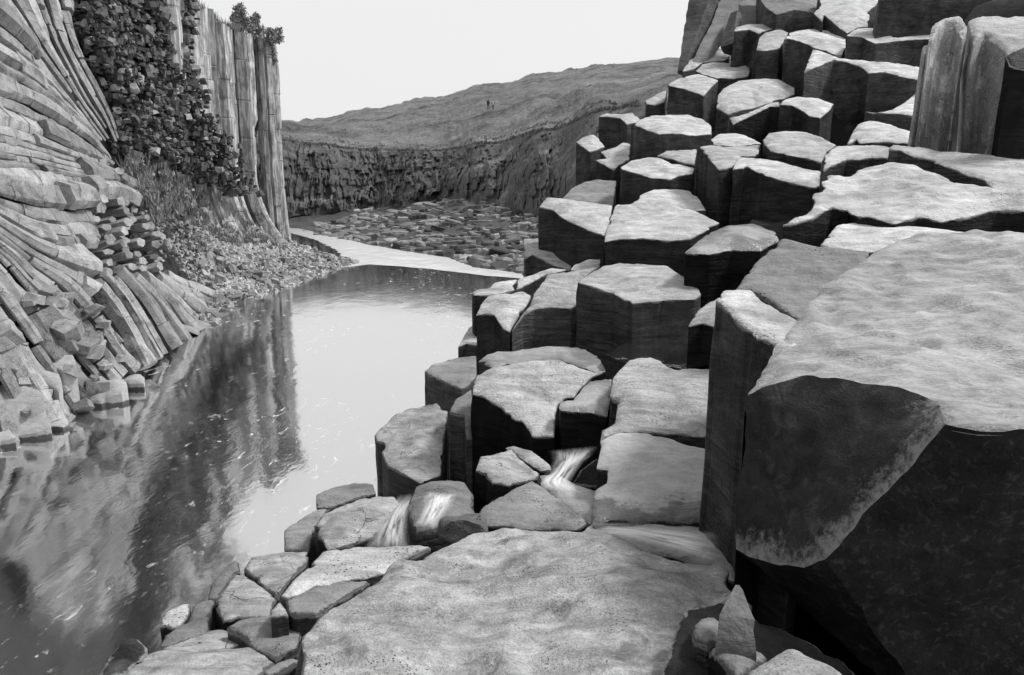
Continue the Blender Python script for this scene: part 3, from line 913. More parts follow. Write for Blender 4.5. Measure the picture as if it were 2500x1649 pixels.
# tall streaked columns at the right edge
_tg = 'tall water streaked columns at the right edge'
column('streaked_stump', 'narrow broken column at the left side of the tall streaked group', 'basalt column', '5', [(918, 312), (930, 290), (955, 284), (985, 300), (985, 335), (935, 340)], 7.5, 7.75, top='streaked', side='streaked', group=_tg, samp=3.0, lean=(-0.05, 0), er=0.01)
column('streaked_stump', 'tall round shouldered column with pale water streaks at the right edge', 'basalt column', '5',
       [(966, 290), (978, 200), (990, 152), (1020, 118), (1130, 88), (1185, 104), (1222, 160), (1190, 240), (1165, 200), (1130, 132), (1075, 140), (1030, 180), (1000, 240)], 7.3, 7.75, top='streaked', side='streaked', group=_tg, dome=0.02, samp=1.2, lean=(-0.03, 0), er=0.05, soft=0.3, jag=0.05)
column('streaked_stump', 'broad streaked column with a pale flat head cut by the right edge', 'basalt column', '5',
       [(1258, 250), (1215, 112), (1300, 92), (1568, 86), (1720, 88), (1720, 270), (1568, 300), (1478, 335), (1400, 262), (1332, 200), (1285, 235)], 7.05, 8.0, top='top', side='streaked', group=_tg, dome=0.0, samp=1.6, er=0.05, jag=0.1, soft=0.2)
column('basalt_stump', 'black shadowed column cut by the right edge beside the streaked group', 'basalt column', '5',
       [(1452, 350), (1500, 330), (1568, 300), (1760, 280), (1780, 420), (1600, 450), (1480, 420)], 6.75, 7.0, top='side_dark', side='side_dark', group=_tg, samp=1.5, lean=(-0.04, 0))

# leaning rocks on the skyline


def leaning(name, label, pts, wid, mat, seed, sq=0.8, sides=5, rot=0.3):
    """tapering broken column leaning along a line of (px, py, distance)"""
    path = [P(*zpx('A', q[:2]), q[2]) for q in pts]
    base = path[-1].copy()
    o = link(name, sweep(path, [w * q[2] / FPX for w, q in zip(wid, pts)], None, sides, sq, seed, base, rot), M[mat], None, base)
    tag(o, label, 'rock', 'leaning rocks on the skyline')
    return o


def sweep(path, rad, norms, sides, sq, seed, base, rot=0.0, step=0.12, jag=1.0, joints=0, blocky=False):
    """polygonal column swept along a 3-D path with jointing grooves; one closed surface"""
    # resample
    pts, rs, ns = [], [], []
    tot = sum((path[i + 1] - path[i]).length for i in range(len(path) - 1))
    n = max(4, int(tot / step))
    acc = [0.0]
    for i in range(len(path) - 1): acc.append(acc[-1] + (path[i + 1] - path[i]).length)
    rng = random.Random(seed)
    jt = sorted(rng.uniform(0.05, 0.97) for _ in range(joints))
    ts = [k / n for k in range(n + 1)]
    for j in jt: ts += [j - 0.004, j, j + 0.004]
    ts = sorted(t for t in ts if 0 <= t <= 1)
    for t in ts:
        s = t * tot
        i = 0
        while i < len(path) - 2 and acc[i + 1] < s: i += 1
        f = (s - acc[i]) / max(acc[i + 1] - acc[i], 1e-6)
        pts.append(path[i].lerp(path[i + 1], f))
        r = rad[i] * (1 - f) + rad[i + 1] * f
        seg = sum(1 for j in jt if t > j)
        rr = random.Random(seed * 31 + seg)
        r *= 1 + (rr.uniform(-0.10, 0.12) if joints else 0)
        if any(abs(t - j) < 0.0015 for j in jt): r *= 0.9
        rs.append(r)
        if norms: ns.append(norms[i].lerp(norms[i + 1], f).normalized())
        else: ns.append(None)
    vs, fs = [], []
    ang = sorted(2 * math.pi * (k + rng.uniform(-.2, .2)) / sides + rot for k in range(sides))
    rads = [rng.uniform(0.9, 1.1) for _ in range(sides)]
    sub = 3
    prof = []
    for k in range(sides):
        a = V((math.cos(ang[k]), math.sin(ang[k]))) * rads[k]
        b = V((math.cos(ang[(k + 1) % sides]), math.sin(ang[(k + 1) % sides]))) * rads[(k + 1) % sides]
        for q in range(sub): prof.append(a.lerp(b, (q + (0.12 if q == 0 else 0)) / sub))
    m = len(prof)
    run = 0.0
    for i, p in enumerate(pts):
        if i: run += (p - pts[i - 1]).length
        t = (pts[min(i + 1, len(pts) - 1)] - pts[max(i - 1, 0)]).normalized()
        nn = ns[i] if ns[i] is not None else (CAM - p).normalized()
        s = t.cross(nn).normalized()
        nn = s.cross(t)
        for qi, q in enumerate(prof):
            w = p + (s * q.x + nn * q.y * sq) * rs[i]
            d = fbm(w * (0.55 / max(rs[i], .05)) + V((seed, 0, 0)), 3) * 0.10 * jag + fbm(w * (2.6 / max(rs[i], .05)), 2) * 0.03 * jag
            if blocky:
                d += 0.13 * (noise.cell(V((run / (2.2 * rs[i] + .05) + 0.37 * (qi // 3), qi // 3, seed))) - 0.5)
            vs.append(w + (w - p) * d - base)
    for i in range(len(pts) - 1):
        for k in range(m):
            a, b = i * m + k, i * m + (k + 1) % m
            fs.append((a, b, b + m, a + m))
    vs.append(pts[0] - base)
    vs.append(pts[-1] - base)
    for k in range(m):
        fs.append((k, len(vs) - 2, (k + 1) % m)[::-1])
        fs.append(((len(pts) - 1) * m + k, (len(pts) - 1) * m + (k + 1) % m, len(vs) - 1)[::-1])
    me = mesh('column', vs, fs, not blocky, 32)
    return me


leaning('leaning_rock', 'dark leaning rock fin at the left end of the skyline tier', [(420, -120, 17.4), (330, 20, 17.0), (275, 180, 16.6), (215, 340, 16.2), (165, 470, 15.9)], [70, 48, 36, 22, 10], 'side_plain', 11)
leaning('leaning_rock', 'paler leaning rock fin just right of the dark one on the skyline', [(560, -120, 17.2), (500, 20, 16.9), (420, 180, 16.5), (330, 320, 16.1), (240, 460, 15.8)], [50, 36, 28, 22, 10], 'side_light', 12)
leaning('leaning_rock', 'low dark wedge between the leaning fins and the tall square stump', [(520, 90, 16.2), (500, 200, 16.0), (475, 320, 15.8)], [14, 22, 24], 'side_plain', 13)


def boulder(name, label, cat, c, size, mat, seed, rot=(0, 0, 0), group=None, amp=0.28, sub=4, flat=0.6):
    bm = bmesh.new()
    bmesh.ops.create_icosphere(bm, subdivisions=sub, radius=1)
    rng = random.Random(seed)
    planes = [(V((rng.gauss(0, 1), rng.gauss(0, 1), rng.gauss(0, 1))).normalized(), rng.uniform(0.55, 0.85)) for _ in range(9)]
    for v in bm.verts:
        for n, d in planes:
            k = v.co.dot(n)
            if k > d: v.co -= n * (k - d) * 0.92
        v.co += v.co.normalized() * amp * 0.35 * fbm(v.co * 1.6 + V((seed, 0, 0)), 4)
        v.co = V((v.co.x * size[0], v.co.y * size[1], v.co.z * size[2]))
    me = bpy.data.meshes.new(name)
    bm.to_mesh(me)
    bm.free()
    me.polygons.foreach_set('use_smooth', [True] * len(me.polygons))
    me.set_sharp_from_angle(angle=R(35))
    o = link(name, me, M[mat], None, c)
    o.rotation_euler = rot
    tag(o, label, cat, group)
    return o


def PB(z, x, y, d):
    return P(*zpx(z, (x, y)), d)


boulder('boulder', 'small rounded boulder with a dark left side at the far edge of the foreground slab', 'boulder', PB('7', 1045, 640, 3.6), (0.14, 0.12, 0.09), 'grey_plain', 3)
column('gap_floor_rock', 'dark rock floor in the gap under the huge block', 'rock', 'B', [(120, 640), (200, 470), (420, 430), (700, 560), (1200, 800), (1500, 1100), (1500, 1250), (0, 1250), (40, 900)], 1.72, 2.32, top='side_dark', side='side_dark', amp=2.5, dome=0.0)
_w = [PB('B', 528, 346, 2.02), PB('B', 530, 400, 2.0), PB('B', 525, 500, 1.97), PB('B', 515, 600, 1.94), PB('B', 510, 720, 1.92), PB('B', 505, 900, 1.92)]
o = link('wedge_stone', sweep(_w, [0.008, 0.022, 0.042, 0.062, 0.07, 0.07], None, 4, 0.8, 27, _w[-1], 0.6, 0.02, 2.4), M['grey_plain'], None, _w[-1])
tag(o, 'pointed wedge stone standing upright at the foot of the huge block', 'stone')
GB = 'pale boulders at the foot of the huge block'
column('boulder', 'small round pale boulder left of the wedge stone', 'boulder', 'B', [(235, 640), (250, 590), (290, 545), (380, 540), (440, 592), (425, 692), (335, 712), (255, 682)], 1.97, 2.12, top='top_grey', side='side', dome=0.12, group=GB)
column('boulder', 'pale angular boulder below the wedge stone', 'boulder', 'B', [(345, 755), (430, 690), (505, 712), (700, 772), (722, 802), (595, 895), (520, 960), (440, 842)], 1.78, 1.97, top='top_grey', side='side_dark', dome=0.1, group=GB)
column('boulder', 'pale hump of a boulder at the bottom edge below the dark flank', 'boulder', 'B', [(560, 960), (590, 892), (700, 832), (822, 752), (902, 747), (1002, 812), (1152, 872), (1240, 935), (1230, 1020), (700, 1040)], 1.62, 1.85, top='slab', side='side_dark', dome=0.14, group=GB)
# ------------------------------------------------------------------ bedrock under the right bank
_heads = [(o.children[0].matrix_world.translation * 0, o) for o in []]
HC = []
for _n, _px in TOPS.items():
    _o = bpy.data.objects[_n]
    _me = [c for c in _o.children if c.name.startswith('top_face')][0].data
    _cz = sum(v.co.z for v in _me.vertices) / len(_me.vertices) + _o.location.z
    HC.append((_o.location.x, _o.location.y, _cz))


def bed_z(x, y):
    s = w = 0.0
    mn = 99
    for hx, hy, hz in HC:
        d2 = (hx - x) ** 2 + (hy - y) ** 2
        k = 1 / (d2 + 0.05) ** 2
        s += k * hz
        w += k
        if d2 < 1.3: mn = min(mn, hz)
    z = min(s / w - 0.6, mn - 0.7)
    # nearest column farther than 1.2 m to the right: fall away to the river
    near = min((hx - x) ** 2 + (hy - y) ** 2 for hx, hy, hz in HC)
    left = all(hx > x - 0.3 for hx, hy, hz in HC if abs(hy - y) < 1.0)
    if left: z = min(z, -0.8)
    if x > 6: z += (x - 6) * 0.35
    return z


_vs, _fs = [], []
_nx, _ny = 56, 60
for j in range(_ny + 1):
    for i in range(_nx + 1):
        x = -4.5 + 22.0 * i / _nx
        y = 1.2 + 21.0 * j / _ny
        _vs.append(V((x, y, bed_z(x, y) + 0.12 * fbm(V((x, y, 0)) * 0.9, 4))))
for j in range(_ny):
    for i in range(_nx):
        a = j * (_nx + 1) + i
        _fs.append((a, a + 1, a + _nx + 2, a + _nx + 1))
tag(link('bedrock', mesh('bedrock', _vs, _fs), M['bedrock']), kind='structure')


# ------------------------------------------------------------------ river
def water_mat(name, gloss, wave, foam, scale=1.0, base=0.02, body=0.0, rough=0.03):
    """silty river: strong mirror of sky and cliffs, running ripples, specks and streaks of foam"""
    m, nt, b = new_mat(name)
    out = [n for n in nt.nodes if n.type == 'OUTPUT_MATERIAL'][0]
    p = n_pos(nt, (1.0, 0.55, 1.0), (0, 0, R(-18)))
    w1 = n_noise(nt, p, 2.2 * scale, 3, 0.55, 0.8)
    w2 = n_noise(nt, p, 9.0 * scale, 3, 0.6, 0.6)
    w3 = n_noise(nt, p, 0.5 * scale, 2, 0.5, 0.5)
    h = n_math(nt, 'ADD', n_math(nt, 'MULTIPLY', w1, 0.7), n_math(nt, 'MULTIPLY', w2, 0.22))
    gate = n_range(nt, w3, 0.42, 0.62, 0.35, 1.0)
    h = n_math(nt, 'MULTIPLY', h, gate)
    nb = n_bump(nt, h, wave, 0.05)
    fr = nt.nodes.new('ShaderNodeFresnel')
    fr.inputs['IOR'].default_value = 1.33
    nt.links.new(nb, fr.inputs['Normal'])
    fac = n_math(nt, 'MULTIPLY', n_math(nt, 'POWER', fr.outputs[0], gloss), 1.0, True)
    gl = nt.nodes.new('ShaderNodeBsdfGlossy')
    gl.inputs['Roughness'].default_value = rough
    gl.inputs['Color'].default_value = (0.97, 0.97, 0.97, 1)
    nt.links.new(nb, gl.inputs['Normal'])
    df = nt.nodes.new('ShaderNodeBsdfDiffuse')
    df.inputs['Color'].default_value = (base, base, base, 1)
    mx = nt.nodes.new('ShaderNodeMixShader')
    nt.links.new(fac, mx.inputs[0])
    nt.links.new(df.outputs[0], mx.inputs[1])
    nt.links.new(gl.outputs[0], mx.inputs[2])
    # foam
    pf = n_pos(nt, (1.0, 0.42, 1.0), (0, 0, R(-38)))
    f1 = n_noise(nt, pf, 7.5 * scale, 5, 0.7, 0.9)
    f2 = n_noise(nt, pf, 0.33 * scale, 2, 0.5)
    fo = n_math(nt, 'MULTIPLY', n_range(nt, f1, 0.58, 0.70, 0, 1, True), n_range(nt, f2, 0.40, 0.60, 0.0, 1, True))
    fo = n_math(nt, 'MULTIPLY', fo, foam, True)
    fd = nt.nodes.new('ShaderNodeBsdfDiffuse')
    fd.inputs['Color'].default_value = (0.7, 0.7, 0.7, 1)
    m2 = nt.nodes.new('ShaderNodeMixShader')
    nt.links.new(fo, m2.inputs[0])
    nt.links.new(mx.outputs[0], m2.inputs[1])
    nt.links.new(fd.outputs[0], m2.inputs[2])
    nt.links.new(m2.outputs[0], out.inputs[0])
    nt.nodes.remove(b)
    return m


M['river'] = water_mat('river water', 0.11, 0.13, 1.0, base=0.03, rough=0.07)
M['rapids'] = water_mat('broken river water', 0.15, 1.0, 1.0, 1.2, 0.7, rough=0.3)
M['pool'] = water_mat('stream pool water', 0.2, 0.25, 0.0, 2.0)

_vs, _fs = [], []
_ys = [-30, -5, 0, 3, 6, 9, 12, 16, 20, 26, 34, 44, 60, 90, 140, 260]
_xs = [-120, -60, -30, -18, -10, -5, 0, 5, 12, 30, 80]
for y in _ys:
    for x in _xs: _vs.append((x, y, 0.0))
for j in range(len(_ys) - 1):
    for i in range(len(_xs) - 1):
        a = j * len(_xs) + i
        _fs.append((a, a + 1, a + len(_xs) + 1, a + len(_xs)))
tag(link('river', mesh('river', _vs, _fs), M['river']), kind='structure')


def flat_patch(name, pxs, z, sp, mat, wave, fr, kind='structure', label=None):
    poly = np.array([tuple(G(x, y, z))[:2] for x, y in pxs])
    poly = resample(poly, sp)
    for i in range(len(poly)):
        q = V((poly[i][0], poly[i][1], 0))
        poly[i] += (0.25 * sp * 2 * fbm(q * 0.8, 3), 0.25 * sp * 2 * fbm(q * 0.8 + V((5, 5, 5)), 3))
    lo, hi = poly.min(0), poly.max(0)
    g = np.array([(x, y) for x in np.arange(lo[0], hi[0], sp) for y in np.arange(lo[1], hi[1], sp)])
    g = g + np.random.RandomState(2).uniform(-.3, .3, g.shape) * sp
    g = g[pip(poly, g)]
    e = edge_dist(poly, g)
    g, e = g[e > .4 * sp], e[e > .4 * sp]
    allp = np.vstack([poly, g])
    alle = np.concatenate([np.zeros(len(poly)), e])
    res = delaunay_2d_cdt([V(q) for q in allp], [], [list(range(len(poly)))], 1, 1e-6)
    vs = []
    for q, og in zip(res[0], res[3]):
        ee = min(1, alle[og[0]] / 1.0) if og else 0
        vs.append((q[0], q[1], z - 0.02 * (1 - ee) + ee * wave * (0.5 + fbm(V((q[0], q[1] * 0.5, 0)) * fr, 4))))
    fs = []
    for f in res[2]:
        a, b, c = [V(vs[i]) for i in f[:3]]
        fs.append(tuple(f) if (b - a).cross(c - a).z > 0 else tuple(reversed(f)))
    return tag(link(name, mesh(name, vs, fs), M[mat]), label, kind=kind)


flat_patch('river_rapids', [(790, 664), (840, 652), (904, 645), (980, 650), (1052, 656), (1188, 672), (1290, 680), (1290, 668), (1157, 652), (1094, 628), (1010, 616), (894, 596), (800, 572), (730, 558), (690, 556), (700, 566), (770, 585), (825, 612), (845, 640)],
           0.03, 0.25, 'rapids', 0.05, 1.3)


# ------------------------------------------------------------------ little stream through the columns
_pz = P(*zpx('6', (1560, 920)), 6.5).z
_pp = [zpx('6', q) for q in [(1240, 945), (1390, 862), (1560, 770), (1900, 760), (1950, 900), (1900, 1010), (1740, 1035), (1540, 1000), (1390, 1000)]]
flat_patch('stream_pool', _pp, _pz, 0.05, 'pool', 0.0, 1.0)


def foam_mat():
    m, nt, b = new_mat('white falling water')
    p = n_pos(nt, (1, 1, 1))
    at = nt.nodes.new('ShaderNodeAttribute')
    at.attribute_name = 'flow'
    sp_ = nt.nodes.new('ShaderNodeSeparateXYZ')
    nt.links.new(at.outputs['Vector'], sp_.inputs[0])
    cv = nt.nodes.new('ShaderNodeCombineXYZ')
    nt.links.new(n_math(nt, 'MULTIPLY', sp_.outputs[0], 7.0), cv.inputs[0])
    nt.links.new(n_math(nt, 'MULTIPLY', sp_.outputs[1], 1.2), cv.inputs[1])
    st = n_noise(nt, cv.outputs[0], 1.0, 4, 0.6, 0.3)
    al = n_math(nt, 'MULTIPLY', n_range(nt, sp_.outputs[2], 0.0, 1.0, 0, 1, True), n_range(nt, st, 0.3, 0.62, 0.15, 0.95, True), True)
    b.inputs['Base Color'].default_value = (0.82, 0.82, 0.82, 1)
    b.inputs['Roughness'].default_value = 0.35
    nt.links.new(al, b.inputs['Alpha'])
    nt.links.new(n_bump(nt, st, 0.4, 0.02), b.inputs['Normal'])
    return m


M['foam'] = foam_mat()


def fall(name, label, left, right, seed):
    """sheet of falling water spanned between two traced 3-D edges"""
    n, m = 40, 18

    def at(line, t):
        s = t * (len(line) - 1)
        i = min(int(s), len(line) - 2)
        f = s - i
        p = [line[max(i - 1, 0)], line[i], line[i + 1], line[min(i + 2, len(line) - 1)]]
        return 0.5 * ((2 * p[1]) + (p[2] - p[0]) * f + (2 * p[0] - 5 * p[1] + 4 * p[2] - p[3]) * f * f + (3 * p[1] - p[0] - 3 * p[2] + p[3]) * f ** 3)
    vs, fs, fl = [], [], []
    for j in range(n + 1):
        a, b = at(left, j / n), at(right, j / n)
        w = (b - a).length
        for i in range(m + 1):
            u = i / m
            p = a.lerp(b, u)
            p += (CAM - p).normalized() * (0.18 * w * math.sin(math.pi * u) + 0.03 * w * fbm(V((u * 4, j / n * 2, seed)), 3))
            vs.append(p)
            e = min(u, 1 - u) * 2
            e2 = min(1, min(j / n, 1 - j / n) * 3)
            fl.append((u, j / n * 2, min(e, e2)))
    for j in range(n):
        for i in range(m):
            a = j * (m + 1) + i
            fs.append((a, a + 1, a + m + 2, a + m + 1))
    base = vs[-1].copy()
    me = mesh(name, [v - base for v in vs], fs)
    at_ = me.attributes.new('flow', 'FLOAT_VECTOR', 'POINT')
    at_.data.foreach_set('vector', [c for q in fl for c in q])
    o = link(name, me, M['foam'], None, base)
    tag(o, label, 'waterfall')
    return o


fall('waterfall', 'upper white cascade between the black columns and the wide slab',
     [PB('7', 1475, 215, 4.95), PB('7', 1500, 270, 4.75), PB('7', 1470, 330, 4.5), PB('7', 1420, 380, 4.35), PB('7', 1470, 430, 4.2)],
     [PB('7', 1780, 185, 4.95), PB('7', 1730, 240, 4.7), PB('7', 1660, 310, 4.45), PB('7', 1625, 400, 4.3), PB('7', 1740, 460, 4.1)], 1)
fall('waterfall', 'lower white fall pouring beside the rounded boulder into the river',
     [PB('7', 690, 450, 4.75), PB('7', 620, 540, 4.5), PB('7', 540, 640, 4.3), PB('7', 490, 750, 4.12)],
     [PB('7', 820, 430, 4.6), PB('7', 765, 540, 4.28), PB('7', 765, 640, 4.1), PB('7', 785, 770, 3.98)], 2)
fall('waterfall', 'thin veil of water running over the rounded boulder',
     [PB('7', 830, 430, 4.25), PB('7', 800, 500, 4.12), PB('7', 770, 620, 4.0)], [PB('7', 1030, 440, 4.2), PB('7', 980, 520, 4.1), PB('7', 890, 640, 3.97)], 3)
fall('waterfall', 'glassy run of water along the foot of the wide slab into the dark gap',
     [PB('7', 1690, 590, 3.75), PB('7', 1900, 590, 3.72), PB('7', 2150, 610, 3.6), PB('7', 2400, 640, 3.4)], [PB('7', 1650, 660, 3.5), PB('7', 1900, 690, 3.35), PB('7', 2150, 760, 3.2), PB('7', 2400, 840, 3.0)], 4)
# ------------------------------------------------------------------ left cliff
def lerp_tab(tab, x):
    if x <= tab[0][0]: return tab[0][1]
    for (a, p), (b, q) in zip(tab, tab[1:]):
        if x <= b:
            t = (x - a) / (b - a)
            t = t * t * (3 - 2 * t)
            return p + (q - p) * t
    return tab[-1][1]


FOOT = [(2, -6.4), (9.4, -6.65), (12.4, -6.35), (15, -7.0), (18, -7.9), (22, -9.0), (26, -10.8), (30, -12.3), (34, -12.7), (40, -12.6)]
LEAN = [(2, 0.55), (13, 0.52), (18, 0.45), (23, 0.34), (28, 0.16), (32, 0.04), (40, 0.0)]


def wall_x(y, z):
    return lerp_tab(FOOT, y) - lerp_tab(LEAN, y) * max(z, -0.6)


_wv, _wf = [], []
_NY, _NZ = 140, 62
for j in range(_NY + 1):
    y = -12.0 + 51.6 * j / _NY
    for i in range(_NZ + 1):
        z = -0.8 + 25.0 * i / _NZ
        _wv.append(V((wall_x(y, z), y, z)))
for j in range(_NY):
    for i in range(_NZ):
        a = j * (_NZ + 1) + i
        _wf.append((a, a + 1, a + _NZ + 2, a + _NZ + 1))
WALL = BVHTree.FromPolygons(_wv, _wf)


def on_wall(px, py):
    d = ray(px, py)
    h = WALL.ray_cast(CAM, d.normalized())
    if h[0] is None: return None, None
    n = h[1]
    if n.dot(CAM - h[0]) < 0: n = -n
    return h[0], n


cliff = empty('basalt_cliff', (-8, 15, 0))
tag(cliff, 'tall pale basalt cliff of fanned and upright columns along the left bank', 'cliff')
CB = V((-8, 15, 0))
# rock body behind the columns (displaced, with the river-facing skin and a top)
_bv = []
for v in _wv:
    q = v + V((-0.55, 0, 0)) + V((0.35 * fbm(v * 0.8, 4), 0, 0))
    q.z = min(q.z, 10.75 + 0.15 * fbm(v * 0.7, 3) + max(0, 29.3 - v.y) * 1.6)
    _bv.append(q - CB)
nb0 = len(_bv)
_bf = list(_wf)
for j in range(_NY + 1):                       # plateau behind
    t = _bv[j * (_NZ + 1) + _NZ]
    _bv.append(t + V((-14, 0, 0.8)))
for j in range(_NY):
    a, b = j * (_NZ + 1) + _NZ, (j + 1) * (_NZ + 1) + _NZ
    _bf.append((a, nb0 + j, nb0 + j + 1, b))
for i in range(_NZ):                           # end wall turning away at the far corner
    a = _NY * (_NZ + 1) + i
    _bv += [_bv[a] + V((-16, 3, 0)), _bv[a + 1] + V((-16, 3, 0))]
    _bf.append((a, a + 1, len(_bv) - 1, len(_bv) - 2))
link('rock_body', mesh('rock_body', _bv, _bf), M['cliff_back'], cliff)


def poly_at(g, t):
    s = t * (len(g) - 1)
    i = min(int(s), len(g) - 2)
    f = s - i
    p = [g[max(i - 1, 0)], g[i], g[i + 1], g[min(i + 2, len(g) - 1)]]
    out = []
    for k in range(2):
        a, b, c, d = p[0][k], p[1][k], p[2][k], p[3][k]
        out.append(0.5 * (2 * b + (c - a) * f + (2 * a - 5 * b + 4 * c - d) * f * f + (3 * b - a - 3 * c + d) * f ** 3))
    return out


def fan(guides, per, mat, seed, joints=7, v0=(0, 0.06), v1=(0.86, 1.0), sq=0.75, push=(-0.8, 0.9), steps=16, depth=1.0, parent=None, sides=6, split=True):
    rng = random.Random(seed)
    for gi in range(len(guides) - 1):
        k = per[gi] if isinstance(per, (list, tuple)) else per
        cuts = [0.0] + sorted((i + rng.uniform(-0.38, 0.38)) / k for i in range(1, k)) + [1.0]
        for a, b in zip(cuts, cuts[1:]):
            # a column may be snapped off and continue as a second piece set deeper
            ends = [(rng.uniform(*v0), rng.uniform(*v1))]
            npc = rng.choice((1, 2, 2, 3, 3)) if split else 1
            if npc > 1:
                e0, e1 = ends[0]
                br = [e0] + sorted(rng.uniform(e0 + 0.15, e1 - 0.08) for _ in range(npc - 1)) + [e1]
                ends = [(p_ + 0.006, q_ - 0.006) for p_, q_ in zip(br, br[1:]) if q_ - p_ > 0.06]
            for (s0, s1) in ends:
                path, rad, nor = [], [], []
                pu = rng.uniform(*push)
                for i in range(steps + 1):
                    t = s0 + (s1 - s0) * i / steps
                    pa, pb = poly_at(guides[gi], t), poly_at(guides[gi + 1], t)
                    A = [pa[0] + (pb[0] - pa[0]) * a, pa[1] + (pb[1] - pa[1]) * a]
                    B = [pa[0] + (pb[0] - pa[0]) * b, pa[1] + (pb[1] - pa[1]) * b]
                    P3, N3 = on_wall((A[0] + B[0]) / 2, (A[1] + B[1]) / 2)
                    if P3 is None: continue
                    PA, _n = on_wall(*A)
                    PB_, _n2 = on_wall(*B)
                    if PA is None or PB_ is None: continue
                    wp = math.hypot(B[0] - A[0], B[1] - A[1]) * (P3 - CAM).dot(FWD) / FPX
                    r = max(0.05, 0.48 * min((PB_ - PA).length, 1.7 * wp))
                    path.append(P3 + N3 * (pu - 0.15) * 0.5 * wp * depth)
                    rad.append(r)
                    nor.append(N3)
                if len(path) < 4: continue
                nor = [sum((nor[max(0, min(len(nor) - 1, i + q))] for q in range(-3, 4)), V()).normalized() for i in range(len(nor))]
                ln = sum((path[i + 1] - path[i]).length for i in range(len(path) - 1))
                js = max(0, int(joints * ln / 4 + rng.uniform(-1, 1)))
                link('column', sweep(path, rad, nor, sides, sq, rng.randint(1, 9999), CB, rng.uniform(0, 1.0), 0.16, 0.3, js, True), M[mat], parent or cliff)


G0 = [(160, -60), (168, 0), (175, 55), (190, 105), (217, 166), (250, 225), (278, 290), (292, 350)]
G1 = [(70, -70), (92, 0), (108, 45), (130, 105), (165, 170), (203, 240), (248, 305), (288, 368)]
G2 = [(-70, -40), (-5, 20), (45, 75), (90, 130), (135, 185), (185, 250), (232, 315), (278, 376)]
G3 = [(-70, 60), (0, 105), (55, 145), (100, 185), (150, 235), (200, 285), (240, 335), (276, 385)]
G4 = [(-70, 155), (0, 188), (60, 215), (110, 245), (160, 280), (205, 315), (240, 350), (275, 394)]
G5 = [(-70, 240), (0, 262), (60, 285), (110, 308), (155, 332), (200, 355), (240, 378), (278, 402)]
G6 = [(-70, 315), (0, 330), (60, 345), (115, 362), (160, 378), (200, 390), (240, 400), (280, 412)]
G7 = [(-70, 378), (0, 388), (60, 395), (115, 405), (160, 415), (200, 423), (240, 432), (280, 442)]
G8 = [(-70, 440), (0, 452), (60, 460), (115, 462), (160, 460), (195, 462), (225, 464), (260, 470)]
G9 = [(-70, 475), (0, 498), (50, 520), (100, 540), (145, 548), (180, 548), (210, 546), (236, 552)]
G10 = [(-70, 490), (0, 530), (45, 560), (95, 586), (140, 600), (178, 606), (208, 604), (232, 606)]
G11 = [(-70, 525), (0, 572), (55, 612), (105, 645), (150, 672), (185, 700), (212, 722), (232, 748)]
fan([G0, G1, G2, G3, G4, G5, G6, G7, G8, G9, G10, G11], [4, 3, 2, 2, 2, 2, 3, 2, 2, 2, 2], 'cliff', 5)
# lower columns bending down into the river
B0 = [(-60, 520), (30, 590), (95, 640), (155, 676), (215, 735), (262, 790), (300, 850), (345, 900)]
B1 = [(-70, 590), (0, 630), (50, 690), (95, 745), (135, 805), (175, 860), (215, 905), (262, 960)]
B2 = [(-90, 690), (-40, 750), (0, 805), (35, 860), (65, 905), (95, 950), (125, 1000), (150, 1050)]
B3 = [(-170, 800), (-120, 860), (-80, 910), (-45, 955), (-20, 1000), (0, 1045), (8, 1085), (12, 1120)]
fan([B0, B1, B2, B3], [4, 3, 3], 'cliff', 17, joints=7, v1=(0.93, 1.0), push=(-0.5, 0.9))
R0 = [(205, 680), (240, 720), (275, 770), (305, 820), (330, 870), (350, 905)]
R1 = [(255, 655), (295, 700), (330, 750), (358, 800), (380, 840), (398, 872)]
R2 = [(300, 660), (340, 700), (375, 740), (402, 780), (425, 815), (442, 840)]
R3 = [(345, 665), (388, 700), (425, 732), (452, 765), (476, 790), (494, 812)]
R4 = [(385, 670), (430, 700), (468, 722), (500, 745), (524, 764), (544, 780)]
R5 = [(410, 668), (460, 692), (500, 708), (534, 722), (562, 738), (580, 750)]
fan([R0, R1, R2, R3, R4, R5], [2, 2, 2, 2, 2], 'cliff', 23, joints=2, split=False, v0=(0, 0.12), v1=(0.95, 1.0), push=(-0.2, 0.7))

# stack of column ends facing the river
_rng = random.Random(4)


def end_block(px, py, w, h, out, mat, parent, name='column_end'):
    P3, N3 = on_wall(px, py)
    if P3 is None: return
    d = (P3 - CAM).dot(FWD)
    r = 0.5 * w * d / FPX
    ax = (N3 * 0.7 + V((0.55, -0.35, 0.0)) + V((_rng.uniform(-.2, .2), _rng.uniform(-.2, .2), _rng.uniform(-.1, .12)))).normalized()
    up = V((0, 0, 1))
    s = ax.cross(up).normalized()
    u2 = s.cross(ax)
    n = _rng.choice((5, 6, 6))
    rot = _rng.uniform(0, 1)
    vs, fs = [], []
    L0, L1 = -0.8, out
    prof = [(math.cos(2 * math.pi * (k + _rng.uniform(-.2, .2)) / n + rot), math.sin(2 * math.pi * (k + _rng.uniform(-.15, .15)) / n + rot)) for k in range(n)]
    for L, sc in ((L0, 1.0), (L1 - 0.08 * r, 1.0), (L1, 0.9)):
        for a, b in prof:
            vs.append(P3 - CB + ax * (L + _rng.uniform(-.03, .03) * r) + (s * a * r + u2 * b * r * h / w) * sc)
    for j in range(2):
        for k in range(n):
            fs.append((j * n + k, j * n + (k + 1) % n, (j + 1) * n + (k + 1) % n, (j + 1) * n + k))
    fs.append(tuple(range(2 * n, 3 * n)))
    link(name, mesh(name, vs, fs, False), M[mat], parent)


